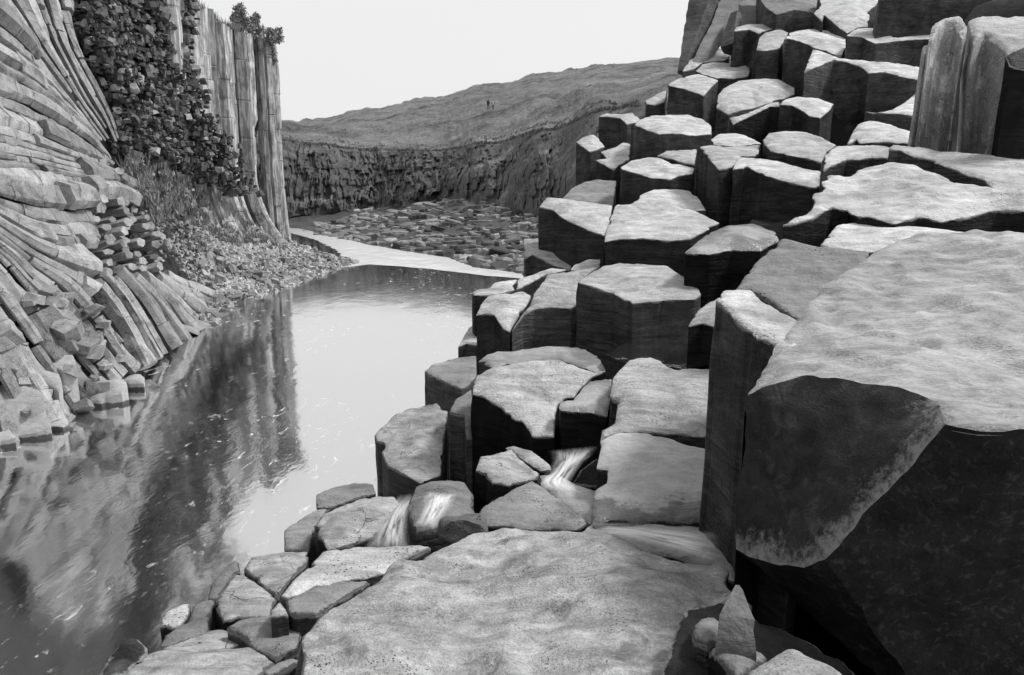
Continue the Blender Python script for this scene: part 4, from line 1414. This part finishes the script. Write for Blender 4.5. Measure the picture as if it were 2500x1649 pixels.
for row in range(22):
    y = 392 + row * 14.5
    x0 = 226 + max(0, (y - 470)) * 0.16
    x1 = 272 + max(0, y - 420) * 0.75 if y < 560 else 392
    nx = max(2, int((x1 - x0) / 24))
    for k in range(nx + 1):
        x = x0 + (x1 - x0) * (k + _rng.uniform(-.3, .3)) / max(nx, 1)
        end_block(x, y + _rng.uniform(-5, 5), _rng.uniform(24, 40), _rng.uniform(16, 25), _rng.choice((-0.45, -0.3, -0.15, -0.05, 0.08, 0.2)), _rng.choice(('cliff', 'cliff', 'cliff_dark')), cliff)
# a slab tongue of longer columns reaching right out of the stack
fan([[(200, 380), (250, 395), (290, 415), (340, 440)], [(200, 440), (250, 440), (290, 445), (345, 470)], [(200, 480), (250, 475), (290, 475), (340, 500)]], [2, 1], 'cliff', 31, joints=1, v0=(0, .05), v1=(.9, 1))


# rubble meshes
def chunk(seed, flat=0.8):
    """broken column fragment: a skewed, chipped block"""
    rng = random.Random(seed)
    bm = bmesh.new()
    n = rng.choice((4, 5, 5, 6))
    lo, hi = [], []
    for k in range(n):
        a = 2 * math.pi * (k + rng.uniform(-.3, .3)) / n
        r = rng.uniform(.75, 1.15)
        lo.append(bm.verts.new((math.cos(a) * r, math.sin(a) * r, -flat * rng.uniform(.7, 1.1))))
        r *= rng.uniform(.7, 1.0)
        hi.append(bm.verts.new((math.cos(a) * r + .15, math.sin(a) * r, flat * rng.uniform(.6, 1.1))))
    bm.faces.new(lo[::-1])
    bm.faces.new(hi)
    for k in range(n): bm.faces.new((lo[k], lo[(k + 1) % n], hi[(k + 1) % n], hi[k]))
    bmesh.ops.triangulate(bm, faces=bm.faces[:])
    me = bpy.data.meshes.new('rock')
    bm.to_mesh(me)
    bm.free()
    return me


CHUNKS = [chunk(s) for s in range(10)]


def chunk_data(me):
    return [v.co.copy() for v in me.vertices], [tuple(p.vertices) for p in me.polygons]


CH = [chunk_data(c) for c in CHUNKS]
CM = {}


def chunk_mat(i, mat):
    k = (i, mat)
    if k not in CM:
        c = CHUNKS[i].copy()
        c.materials.append(M[mat])
        CM[k] = c
    return CM[k]


def scatter(items, name, mat, parent, pbase, n_single, stuff_name, rng):
    """items: (position, size3, rotation). The largest in the picture are single parts, the rest one mass"""
    items = sorted(items, key=lambda q: -max(q[1]) / max(0.5, (q[0] - CAM).length))
    for p, s, r in items[:n_single]:
        o = bpy.data.objects.new(name, chunk_mat(rng.randrange(10), mat))
        COL.objects.link(o)
        o.location = p - pbase
        o.scale = s
        o.rotation_euler = r
        o.parent = parent
    vs, fs, tn = [], [], []
    from mathutils import Euler
    for p, s, r in items[n_single:]:
        cv, cf = CH[rng.randrange(10)]
        m = Euler(r).to_matrix()
        b = len(vs)
        tn += [rng.uniform(-0.6, 0.75)] * len(cv)
        for v in cv: vs.append(m @ V((v.x * s[0], v.y * s[1], v.z * s[2])) + p - pbase)
        for f in cf: fs.append(tuple(b + i for i in f))
    if vs:
        me = mesh(stuff_name, vs, fs, False)
        me.attributes.new('tone', 'FLOAT', 'POINT').data.foreach_set('value', tn)
        o = link(stuff_name, me, M[mat], parent)
        o['kind'] = 'stuff'


# jumbled angular blocks at the foot of the near fan
rq = random.Random(61)
_ft = np.array([(-20, 720), (60, 700), (170, 730), (260, 800), (335, 880), (330, 930), (230, 985), (140, 1045), (0, 1085), (-20, 1085)], float)
cand = np.array([(rq.uniform(-20, 340), rq.uniform(700, 1085)) for _ in range(62)])
for (x, y) in cand[pip(_ft, cand)]:
    p, n = on_wall(x, y)
    if p is None: continue
    s = rq.uniform(18, 80) * (p - CAM).dot(FWD) / FPX * 0.6
    o = bpy.data.objects.new('rock_block', chunk_mat(rq.randrange(10), 'cliff'))
    COL.objects.link(o)
    o.location = p + n * rq.uniform(-0.12, 0.2) - CB
    o.scale = (s * rq.uniform(.8, 1.5), s * rq.uniform(.6, 1.0), s * rq.uniform(.35, .75))
    o.rotation_euler = (rq.uniform(-.35, .35), rq.uniform(-.1, .6), rq.uniform(0, 6))
    o.parent = cliff

# dark entablature: jumbled blocks between the fan and the upright columns
rb = random.Random(8)
DARK = [(60, -500), (460, -500), (440, -20), (445, 60), (440, 140), (455, 250), (485, 330), (525, 415), (555, 480), (500, 480), (430, 420), (340, 400), (290, 360), (270, 280), (220, 170), (190, 105), (172, 50), (160, -20)]
_dk = np.array(DARK, float)
items = []
cand = np.array([(rb.uniform(160, 610), rb.uniform(-20, 530)) for _ in range(9000)] + [(rb.uniform(60, 460), rb.uniform(-500, -20)) for _ in range(900)])
for (x, y) in cand[pip(_dk, cand)]:
    p, n = on_wall(x, y)
    if p is None: continue
    d = (p - CAM).length
    s = rb.uniform(3.2, 10.5) * d / FPX * (1.4 if rb.random() < .1 else 0.9)
    off = rb.uniform(-0.35, 0.75) + (max(0, x - 380) / 170 if y > 200 else 0)
    items.append((p + n * off, (s * rb.uniform(.8, 1.4), s * rb.uniform(.7, 1.2), s * rb.uniform(.5, 1.0)), (rb.uniform(-.35, .35), rb.uniform(-.2, .5), rb.uniform(0, 6))))
scatter(items, 'rock_block', 'cliff_dark', cliff, CB, 260, 'rubble', rb)

PALE = np.array([(285, 385), (345, 405), (440, 440), (560, 525), (640, 590), (640, 640), (560, 700), (470, 690), (395, 640), (350, 520)], float)
items, GRASS_PTS = [], []
cand = np.array([(rb.uniform(280, 645), rb.uniform(380, 700)) for _ in range(2400)])
for (x, y) in cand[pip(PALE, cand)]:
    p, n = on_wall(x, y)
    if p is None: continue
    d = (p - CAM).length
    s = rb.uniform(2.5, 7) * d / FPX
    q = p + n * rb.uniform(-0.1, 0.35)
    if y < 560 - (x - 285) * 0.1 and rb.random() < 0.75:
        GRASS_PTS.append(q)
    else:
        items.append((q, (s, s * rb.uniform(.6, 1), s * rb.uniform(.5, .9)), (rb.uniform(-.6, .6), rb.uniform(-.2, .8), rb.uniform(0, 6))))
scatter(items, 'rock', 'scree', cliff, CB, 150, 'rubble', rb)

# upright columns at the far end
rv = random.Random(12)
ys = 29.2
k = 0
while ys < 39.7:
    w = rv.uniform(0.42, 0.78)
    y = ys + w / 2
    ys += w * 0.98
    rec = rv.choice((0.0, 0.1, 0.25, -0.25, -0.1, 0.2, -0.45))
    x0 = wall_x(y, 6) + rec
    if y > 38.4: rec, x0 = 0.25, wall_x(y, 6) + 0.35
    ztop = 10.7 + rv.uniform(-.12, .12)
    zb = 1.0
    path, rad, nor = [], [], []
    brk = rv.uniform(3.5, 8.5) if rv.random() < .35 and y < 38 else None
    for i in range(25):
        t = i / 24
        z = ztop + (zb - 0.4 - ztop) * t
        bend = max(0, (zb + 3.2 - z) / 3.2) ** 2 * (1.3 if y < 37.5 else 0.15)
        off = 0.0
        if brk and z < brk: off = -0.2
        path.append(V((x0 + bend + off + 0.04 * fbm(V((z, y, 0)), 2), y - bend * 0.35, z)))
        rad.append(w * 0.56)
        nor.append(V((0.93, -0.36, 0)))
    link('column', sweep(path, rad, nor, rv.choice((5, 6, 6, 7)), 0.95, 300 + k, CB, rv.uniform(0, 1), 0.25, 0.7, rv.randint(2, 6)), M['tall'], cliff)
    k += 1
# bleached rocks along the left waterline
GS = 'bleached rocks along the left waterline'


def shore(label, pts, z, rise=0.25, **kw):
    px = [zpx('L3', p) for p in pts]
    yf = max(p[1] for p in px)
    yb = min(p[1] for p in px)
    xc = sum(p[0] for p in px) / len(px)
    qf, qb = on_wall(xc, yf - 2)[0], on_wall(xc, yb)[0]
    df = min((qf - CAM).dot(FWD), d_at_z(xc, yf, 0.02)) - 0.12 - 0.1 * rise
    db = max((qb - CAM).dot(FWD) - 0.1, df + 0.25)
    column('shore_rock', label, 'rock', 'L3', pts, df, db,
           top=kw.pop('top', 'shore'), side='shore', bot=-0.4, group=GS, **kw)


shore('long white rock lying along the left waterline', [(660, 1085), (720, 1012), (880, 970), (960, 900), (1170, 880), (1230, 940), (1160, 1022), (1000, 1072), (970, 1122), (820, 1122), (680, 1112)], 0.12, 0.35, dome=0.1)
shore('square pale block at the right end of the long white rock', [(1170, 892), (1240, 840), (1340, 830), (1382, 870), (1376, 925), (1232, 928)], 0.1, 0.3, dome=0.06)
shore('upright white square block left of the long white rock', [(418, 1062), (560, 1050), (578, 1180), (572, 1212), (480, 1218), (440, 1150)], 0.25, 0.6)
shore('jagged white ledge below the upright square block', [(330, 1262), (470, 1232), (600, 1215), (655, 1290), (600, 1336), (500, 1332), (400, 1352)], 0.06, 0.2)
shore('smooth pale mound at the left edge of the picture by the water', [(-120, 1400), (0, 1385), (80, 1358), (152, 1440), (0, 1482), (-120, 1500)], 0.06, 0.25, dome=0.08)
shore('large pale wedge shaped rock dipping into the water at the left', [(70, 1345), (160, 1212), (222, 1172), (412, 1092), (422, 1200), (490, 1330), (350, 1390), (150, 1424)], 0.06, 0.7)
shore('pale rock with a curved crack above the smooth mound', [(-60, 960), (0, 940), (180, 930), (372, 990), (412, 1042), (300, 1122), (190, 1192), (70, 1342), (-60, 1340)], 0.45, 1.1)
shore('pale block with a dark left hollow in the middle of the left shore', [(280, 870), (430, 800), (560, 830), (585, 900), (560, 1000), (440, 940)], 0.75, 0.5)
shore('pale tilted block high on the left shore', [(470, 760), (500, 660), (690, 650), (720, 700), (600, 800)], 1.0, 0.5)

# talus, grass and scree at the cliff foot
SHORE = [(15, -6.6), (18, -7.6), (21.5, -8.5), (24, -8.35), (27, -8.25), (31, -8.3), (34, -7.9), (36.5, -7.8), (39, -9.5), (44, -12.5), (55, -18), (75, -26)]


def talus_z(x, y):
    d = lerp_tab(SHORE, y) - x
    if d < 0: return 0.28 * d
    sl = lerp_tab([(15, 0.9), (20, 0.75), (24, 0.72), (30, 0.58), (37, 0.36), (42, 0.22), (60, 0.15)], y)
    return min(d * sl * (0.55 + 0.11 * d), 4.2 + 0.25 * d)


_tv, _tf = [], []
_ni, _nj = 70, 120
for j in range(_nj + 1):
    y = 17 + 40.0 * (j / _nj) ** 1.3
    for i in range(_ni + 1):
        x = lerp_tab(SHORE, y) + 1.2 - 14 * (i / _ni) ** 1.2
        z = talus_z(x, y)
        z += 0.16 * fbm(V((x, y, 0)) * 0.8, 4) * min(1, max(0.15, z))
        _tv.append(V((x, y, z)))
for j in range(_nj):
    for i in range(_ni):
        a = j * (_ni + 1) + i
        _tf.append((a, a + _ni + 1, a + _ni + 2, a + 1))
talus = tag(link('talus_slope', mesh('talus_slope', _tv, _tf), M['scree']), kind='structure')
TAL = BVHTree.FromPolygons(_tv, _tf)
items = []
rs_ = random.Random(3)
for _ in range(5200):
    y = rs_.uniform(18.5, 42)
    x = lerp_tab(SHORE, y) + 0.25 - rs_.random() ** 1.4 * 6.0
    h = TAL.ray_cast(V((x, y, 20)), V((0, 0, -1)))
    if h[0] is None or h[0].z < -0.25: continue
    s = rs_.uniform(0.04, 0.10) * (1 + (rs_.random() < .1) * 1.2)
    items.append((h[0] + V((0, 0, s * .25)), (s * rs_.uniform(.8, 1.4), s, s * rs_.uniform(.5, 1)), (rs_.uniform(-.4, .4), rs_.uniform(-.4, .4), rs_.uniform(0, 6))))
scatter(items, 'rock', 'scree', talus, V((0, 0, 0)), 280, 'scree', rs_)
# ------------------------------------------------------------------ far bank, cliff and grassy hill
def grass_mat():
    m, nt, b = new_mat('heath hillside')
    p = n_pos(nt, (1, 1, 1))
    a = n_noise(nt, p, 0.06, 5, 0.6, 0.5)
    c = n_noise(nt, p, 0.35, 6, 0.7, 0.4)
    e = n_noise(nt, p, 2.2, 4, 0.7)
    s = n_math(nt, 'ADD', n_math(nt, 'MULTIPLY', a, 0.9), n_math(nt, 'MULTIPLY', c, 0.9))
    s = n_math(nt, 'ADD', s, n_math(nt, 'MULTIPLY', e, 0.5))
    val = n_range(nt, s, 0.9, 1.4, 0.09, 0.40)
    cc = nt.nodes.new('ShaderNodeCombineColor')
    for i in range(3): nt.links.new(val, cc.inputs[i])
    nt.links.new(cc.outputs[0], b.inputs['Base Color'])
    b.inputs['Roughness'].default_value = 0.95
    b.inputs['Specular IOR Level'].default_value = 0.1
    nt.links.new(n_bump(nt, n_math(nt, 'ADD', c, e), 1.0, 1.6), b.inputs['Normal'])
    return m


M['heath'] = grass_mat()

# stations across the view: water edge, cliff foot, cliff top, hillside, crest  (photo row, distance)
ST = [
    (300, (565, 75), (545, 84), (335, 94), (325, 190), (322, 330)),
    (560, (565, 75), (545, 84), (335, 94), (322, 190), (318, 330)),
    (668, (566, 72), (540, 82), (332, 92), (318, 190), (312, 330)),
    (760, (571, 64), (528, 85), (348, 97), (314, 185), (292, 330)),
    (900, (600, None), (512, 90), (362, 100), (305, 180), (268, 330)),
    (1060, (627, None), (492, 84), (366, 95), (285, 175), (236, 330)),
    (1200, (660, None), (497, 72), (345, 86), (258, 172), (207, 330)),
    (1340, (690, None), (540, 58), (312, 74), (236, 165), (178, 330)),
    (1480, (715, None), (562, 46), (262, 64), (212, 155), (158, 330)),
    (1640, (735, None), (580, 40), (240, 56), (196, 150), (142, 330)),
    (1900, (760, None), (600, 36), (235, 50), (190, 140), (130, 330)),
    (2600, (800, None), (620, 32), (260, 46), (200, 130), (130, 330)),
]


def st_at(px):
    for a, b in zip(ST, ST[1:]):
        if px <= b[0]:
            t = max(0, (px - a[0]) / (b[0] - a[0]))
            t = t * t * (3 - 2 * t)
            out = []
            for (r0, d0), (r1, d1) in zip(a[1:], b[1:]):
                d0 = d_at_z(a[0], r0, -0.1) if d0 is None else d0
                d1 = d_at_z(b[0], r1, -0.1) if d1 is None else d1
                out.append((r0 + (r1 - r0) * t, 1 / ((1 - t) / d0 + t / d1)))
            return out
    return [(r, d if d else 30) for r, d in ST[-1][1:]]


def far_pt(px, s):
    """s 0..1 shelf, 1..2 cliff, 2..3 brow, 3..4 upper hill, 4..5 behind the crest"""
    k = st_at(px)
    if s >= 4:
        q = P(px, k[4][0], k[4][1])
        return q + V((q.x * 0.3 * (s - 4), 120 * (s - 4), -14 * (s - 4)))
    i = min(int(s), 3)
    f = s - i
    a, b = P(px, *k[i]), P(px, *k[i + 1])
    q = a.lerp(b, f)
    if i == 1: q = V((a.x + (b.x - a.x) * (f ** 1.6), a.y + (b.y - a.y) * (f ** 1.6), a.z + (b.z - a.z) * f))
    if i == 0: q.z -= 0.5 * math.sin(math.pi * f)
    if i == 2: q.z += 1.2 * math.sin(math.pi * f)
    return q


def far_disp(q, s):
    if s <= 1: return V((0, 0, 0.35 * fbm(q * 0.25, 4) * min(1, s * 4)))
    if s <= 2: return V((0.2, -0.9, 0.1)) * (0.8 * fbm(V((q.x * 0.22, q.y * 0.22, q.z * 0.08)), 4))
    w = min(1, (s - 2) * 4)
    return V((0, 0, (1.3 * fbm(q * 0.045, 5) + 1.0 * fbm(q * 0.16, 4)) * w + (1 - w) * 0.8 * fbm(q * 0.25, 3)))


def cell(a, b, c):
    return noise.cell(V((a, b, c)))


SS = [i / 14 for i in range(14)] + [1 + i / 64 for i in range(64)] + [2 + i / 26 for i in range(26)] + [3 + i / 22 for i in range(23)] + [4.3, 5.0]
PXS = [300 + 30 * i for i in range(11)] + [632 + 1.7 * i for i in range(520)] + [1520 + 36 * i for i in range(31)]
NX = len(PXS) - 1
_vs = []
for px in PXS:
    for s in SS:
        q = far_pt(px, s)
        dd = far_disp(q, s)
        if 1 < s < 2:
            w = px + 14 * noise.noise(V((px * .02, s * 5, 3)))
            dd += V((0.15, -1, 0)) * (0.6 * cell(w / 9.0, s * 5 + 3 * cell(w / 9.0, 0, 1), 0) + 0.45 * cell(w / 4.6, s * 11, 2) + 0.6 * cell(w / 26.0, s * 2.5, 5)) * min(1, (2 - s) * 8, (s - 1) * 8)
        _vs.append(q + dd)
ns = len(SS)


def grid_part(name, lo, hi, mat, parent):
    idx = [k for k in range(ns) if lo <= SS[k] <= hi]
    vs, fs = [], []
    for i in range(NX + 1):
        for k in idx: vs.append(_vs[i * ns + k])
    n = len(idx)
    for i in range(NX):
        for k in range(n - 1):
            a = i * n + k
            fs.append((a, a + n, a + n + 1, a + 1))
    o = link(name, mesh(name, vs, fs), M[mat], parent)
    return o, BVHTree.FromPolygons(vs, fs)


hill, HILL = grid_part('hillside', 2.0, 5.0, 'heath', None)
tag(hill, kind='structure')
fc, FARC = grid_part('far_cliff', 1.0, 2.0, 'far_cliff', None)
tag(fc, 'dark weathered cliff below the grassy hill across the bend of the river', 'cliff')
shelf, SHELF = grid_part('rock_shelf', 0.0, 1.0, 'shelf', None)
tag(shelf, kind='structure')


def hexes(seed, n=6):
    rng = random.Random(seed)
    prof = [(math.cos(2 * math.pi * (k + rng.uniform(-.22, .22)) / n), math.sin(2 * math.pi * (k + rng.uniform(-.22, .22)) / n)) for k in range(n)]
    vs = [(a, b, 0) for a, b in prof] + [(a, b, .86) for a, b in prof] + [(a * .86, b * .86, 1 + rng.uniform(-.06, .06)) for a, b in prof]
    fs = [(j * n + k, j * n + (k + 1) % n, (j + 1) * n + (k + 1) % n, (j + 1) * n + k) for j in range(2) for k in range(n)]
    fs.append(tuple(range(2 * n, 3 * n)))
    return vs, fs


HX = [hexes(s, 5 + s % 2) for s in range(8)]


def hex_scatter(items, name, mat, parent, n_single, stuff_name, seed):
    rng = random.Random(seed)
    ms = []
    for v, f in HX:
        me = mesh(name, v, f, False)
        me.materials.append(M[mat])
        ms.append(me)
    items.sort(key=lambda q: -q[1][0] / (q[0] - CAM).length)
    from mathutils import Euler
    for p, s, r in items[:n_single]:
        o = bpy.data.objects.new(name, ms[rng.randrange(8)])
        COL.objects.link(o)
        o.location, o.scale, o.rotation_euler = p, s, r
        o.parent = parent
    vs, fs, tn = [], [], []
    for p, s, r in items[n_single:]:
        cv, cf = HX[rng.randrange(8)]
        m = Euler(r).to_matrix()
        b = len(vs)
        tn += [rng.uniform(-.7, .8)] * len(cv)
        for v in cv: vs.append(m @ V((v[0] * s[0], v[1] * s[1], v[2] * s[2])) + p)
        for f in cf: fs.append(tuple(b + i for i in f))
    if vs:
        me = mesh(stuff_name, vs, fs, False)
        me.attributes.new('tone', 'FLOAT', 'POINT').data.foreach_set('value', tn)
        o = link(stuff_name, me, M[mat], parent)
        o['kind'] = 'stuff'


rf = random.Random(77)
# column heads paving the far shelf
items = []
for _ in range(1150):
    px = rf.uniform(780, 1420)
    s = rf.random() ** 1.25 * 1.02
    q = far_pt(px, min(s, 1.0))
    q = q + far_disp(q, min(s, 1.0))
    if px < 850 and s > .7: continue
    r = (0.22 + 0.75 * rf.random() ** 2) * (0.55 + 0.45 * (q - CAM).length / 60)
    hgt = rf.uniform(-0.1, 0.32)
    items.append((q - V((0, 0, 0.3)), (r * 1.25, r * 0.85, 0.3 + hgt), (rf.uniform(-.3, .3), rf.uniform(-.25, .25), rf.uniform(0, 6))))
hex_scatter(items, 'column_head', 'far_stone', shelf, 280, 'column_heads', 5)
# grass and shrubs rimming the cliff top
def tuft_mesh(items, name, mat, kind_parent=None):
    vs, fs = [], []
    rng = random.Random(9)
    for p, h, n in items:
        for _ in range(n):
            a = rng.uniform(0, 6.28)
            d = V((math.cos(a), math.sin(a), 0))
            b = p + d * rng.uniform(0, .35) * h
            tip = b + d * rng.uniform(.1, .6) * h + V((0, 0, h * rng.uniform(.5, 1)))
            w = V((-d.y, d.x, 0)) * h * 0.07
            i = len(vs)
            vs += [b - w, b + w, tip]
            fs.append((i, i + 1, i + 2))
    o = link(name, mesh(name, vs, fs, False), M[mat], kind_parent)
    o['kind'] = 'stuff'
    return o


def leaf_mat(name, v):
    m, nt, b = new_mat(name)
    val = n_range(nt, n_noise(nt, n_pos(nt), 3.0, 3), 0.3, 0.7, v * 0.5, v * 1.5)
    cc = nt.nodes.new('ShaderNodeCombineColor')
    for i in range(3): nt.links.new(val, cc.inputs[i])
    nt.links.new(cc.outputs[0], b.inputs['Base Color'])
    b.inputs['Roughness'].default_value = 0.7
    return m


M['grass'] = leaf_mat('dry grass', 0.2)
M['leaf'] = leaf_mat('birch leaves', 0.26)
M['bark'] = leaf_mat('bark', 0.07)
M['shrub'] = leaf_mat('heather', 0.09)
items = []
for _ in range(1500):
    px = rf.uniform(640, 1560)
    s = 1.95 + rf.random() ** 2 * 0.09
    q = far_pt(px, s)
    q = q + far_disp(q, s)
    items.append((q, rf.uniform(0.12, 0.4), 9))
tuft_mesh(items, 'brow_heather', 'shrub')
# grass on the talus below the left cliff
items = []
for _ in range(2600):
    y = rf.uniform(17.5, 38)
    x = lerp_tab(SHORE, y) - 1.2 - rf.random() * 5.0
    h = TAL.ray_cast(V((x, y, 20)), V((0, 0, -1)))
    if h[0] is None: continue
    if h[0].z < 1.5 + 1.2 * noise.noise(V((x, y, 0)) * 0.6): continue
    items.append((h[0], rf.uniform(0.16, 0.42), 9))
items += [(q_, rf.uniform(0.15, 0.4), 10) for q_ in GRASS_PTS]
tuft_mesh(items, 'talus_grass', 'grass')
# grass lip on top of the left cliff
items = []
for _ in range(900):
    y = rf.uniform(29.3, 39.7)
    x = wall_x(y, 10) + rf.uniform(-2.2, 0.4)
    items.append((V((x, y, 10.62 + max(0, 29.3 - y) * 1.6)), rf.uniform(0.2, 0.5), 9))
tuft_mesh(items, 'cliff_top_grass', 'grass')


def bush(name, label, base, height, width, n, seed, leaf=0.075, droop=0.0):
    rng = random.Random(seed)
    root = empty(name, base)
    tag(root, label, 'shrub', 'shrubs on the cliff corner')
    vs, fs = [], []
    lv, lf = [], []

    def tube(a, b, r0, r1):
        t = (b - a).normalized()
        s = t.cross(V((0.3, 0.9, 0.2))).normalized()
        u = s.cross(t)
        i = len(vs)
        for p, r in ((a, r0), (b, r1)):
            for k in range(5):
                an = 2 * math.pi * k / 5
                vs.append(p + (s * math.cos(an) + u * math.sin(an)) * r)
        for k in range(5): fs.append((i + k, i + (k + 1) % 5, i + 5 + (k + 1) % 5, i + 5 + k))
    tips = []
    stem_top = V((rng.uniform(-.1, .1) * width, 0, height * 0.95 - droop * height * 1.5))
    p = V((0, 0, -0.1))
    segs = 6
    for i in range(segs):
        q = V((stem_top.x * (i + 1) / segs + rng.uniform(-.05, .05), rng.uniform(-.05, .05), stem_top.z * (i + 1) / segs))
        tube(p, q, 0.035 * (1 - i / segs) + .008, 0.035 * (1 - (i + 1) / segs) + .008)
        for _ in range(5):
            a = rng.uniform(0, 6.28)
            f = (1 - 0.75 * (i / segs)) * width * rng.uniform(.35, 1)
            e = q + V((math.cos(a) * f, math.sin(a) * f, rng.uniform(-.05, .4) * f + 0.1 * height))
            tube(q, e, 0.013, 0.005)
            tips.append((q, e))
        p = q
    for _ in range(n):
        a, b = tips[rng.randrange(len(tips))]
        c = a.lerp(b, rng.uniform(.3, 1.1)) + V((rng.gauss(0, .06), rng.gauss(0, .06), rng.gauss(0, .07)))
        d = V((rng.gauss(0, 1), rng.gauss(0, 1), rng.gauss(0, 1))).normalized()
        s = d.cross(V((rng.gauss(0, 1), rng.gauss(0, 1), rng.gauss(0, 1)))).normalized()
        l = leaf * rng.uniform(.6, 1.3)
        i = len(lv)
        lv += [c - d * l, c + s * l * .45, c + d * l, c - s * l * .45]
        lf.append((i, i + 1, i + 2, i + 3))
    link('stem', mesh('stem', vs, fs), M['bark'], root)
    cr = link('crown', mesh('crown', lv, lf, False), M['leaf'], root)
    cr['kind'] = 'stuff'


def at_y(px, py, y):
    r = ray(px, py)
    return CAM + r * (y / r.y)


bush('shrub', 'taller spiky shrub on top of the left cliff corner', at_y(588, 80, 36.5), 1.0, 0.6, 2200, 1)
bush('shrub', 'second rounded shrub just right of the taller one on the cliff', at_y(624, 98, 37.5), 1.0, 0.5, 1900, 2)
bush('shrub', 'small scrubby shrub at the overhanging cliff corner', at_y(662, 108, 38.6), 0.55, 0.6, 1300, 3)
bush('shrub', 'low twiggy shrub leaning out past the cliff corner', at_y(682, 104, 38.8), 0.6, 0.28, 260, 4)
bush('shrub', 'hanging clump of leaves under the cliff corner', at_y(662, 165, 39.0), 0.95, 0.3, 1100, 5)


# ------------------------------------------------------------------ two walkers on the hill
def person(label, px, py, d, coat, legs, turn, seed):
    q = P(px, py, d)
    h = HILL.ray_cast(CAM, (q - CAM).normalized())
    g = h[0] if h[0] is not None else q
    root = empty('person', g)
    root.rotation_euler = (0, 0, turn)
    tag(root, label, 'person', 'walkers on the hill')
    J = {'pel': (0, 0, .95), 'wst': (0, 0, 1.12), 'chs': (0, 0, 1.36), 'nck': (0, .01, 1.5), 'hd': (0, .02, 1.58), 'tp': (0, .01, 1.74),
         'shl': (-.19, 0, 1.42), 'ell': (-.25, -.02, 1.15), 'hnl': (-.24, .08, .92), 'shr': (.19, 0, 1.42), 'elr': (.25, -.02, 1.15), 'hnr': (.24, .08, .92),
         'hpl': (-.1, 0, .92), 'knl': (-.11, .08, .52), 'anl': (-.11, .0, .08), 'tol': (-.12, .16, .03), 'hpr': (.1, 0, .92), 'knr': (.11, -.02, .5), 'anr': (.11, -.14, .1), 'tor': (.12, 0, .03)}
    ed = [('pel', 'wst'), ('wst', 'chs'), ('chs', 'nck'), ('nck', 'hd'), ('hd', 'tp'), ('chs', 'shl'), ('shl', 'ell'), ('ell', 'hnl'), ('chs', 'shr'), ('shr', 'elr'), ('elr', 'hnr'),
          ('pel', 'hpl'), ('hpl', 'knl'), ('knl', 'anl'), ('anl', 'tol'), ('pel', 'hpr'), ('hpr', 'knr'), ('knr', 'anr'), ('anr', 'tor')]
    rad = {'pel': .15, 'wst': .14, 'chs': .16, 'nck': .06, 'hd': .095, 'tp': .07, 'shl': .07, 'shr': .07, 'ell': .05, 'elr': .05, 'hnl': .035, 'hnr': .035, 'hpl': .1, 'hpr': .1, 'knl': .065, 'knr': .065, 'anl': .045, 'anr': .045, 'tol': .04, 'tor': .04}
    ks = list(J)
    me = bpy.data.meshes.new('body')
    me.from_pydata([J[k] for k in ks], [(ks.index(a), ks.index(b)) for a, b in ed], [])
    o = link('body', me, M[legs], root)
    sk = o.modifiers.new('skin', 'SKIN')
    for i, k in enumerate(ks):
        me.skin_vertices[0].data[i].radius = (rad[k], rad[k])
        me.skin_vertices[0].data[i].use_root = (k == 'pel')
    o.modifiers.new('sub', 'SUBSURF').levels = 1
    o.modifiers['sub'].render_levels = 1
    # jacket: a tapered shell round chest and hips, with sleeves left to the body
    vs, fs = [], []
    for z, rx, ry in ((.82, .2, .15), (.95, .2, .155), (1.12, .185, .15), (1.34, .225, .16), (1.46, .18, .13), (1.52, .08, .08)):
        for k in range(14):
            a = 2 * math.pi * k / 14
            vs.append((math.cos(a) * rx, math.sin(a) * ry, z))
    for j in range(5):
        for k in range(14): fs.append((j * 14 + k, j * 14 + (k + 1) % 14, (j + 1) * 14 + (k + 1) % 14, (j + 1) * 14 + k))
    link('jacket', mesh('jacket', vs, fs), M[coat], root)


M['cloth_dark'] = leaf_mat('dark cloth', 0.015)
M['cloth_light'] = leaf_mat('pale cloth', 0.5)
person('walker in dark clothes on the grassy hill', 1192, 268, 170, 'cloth_dark', 'cloth_dark', 0.4, 1)
person('walker in a pale jacket beside the darker one on the hill', 1204, 268, 170, 'cloth_light', 'cloth_dark', -0.3, 2)
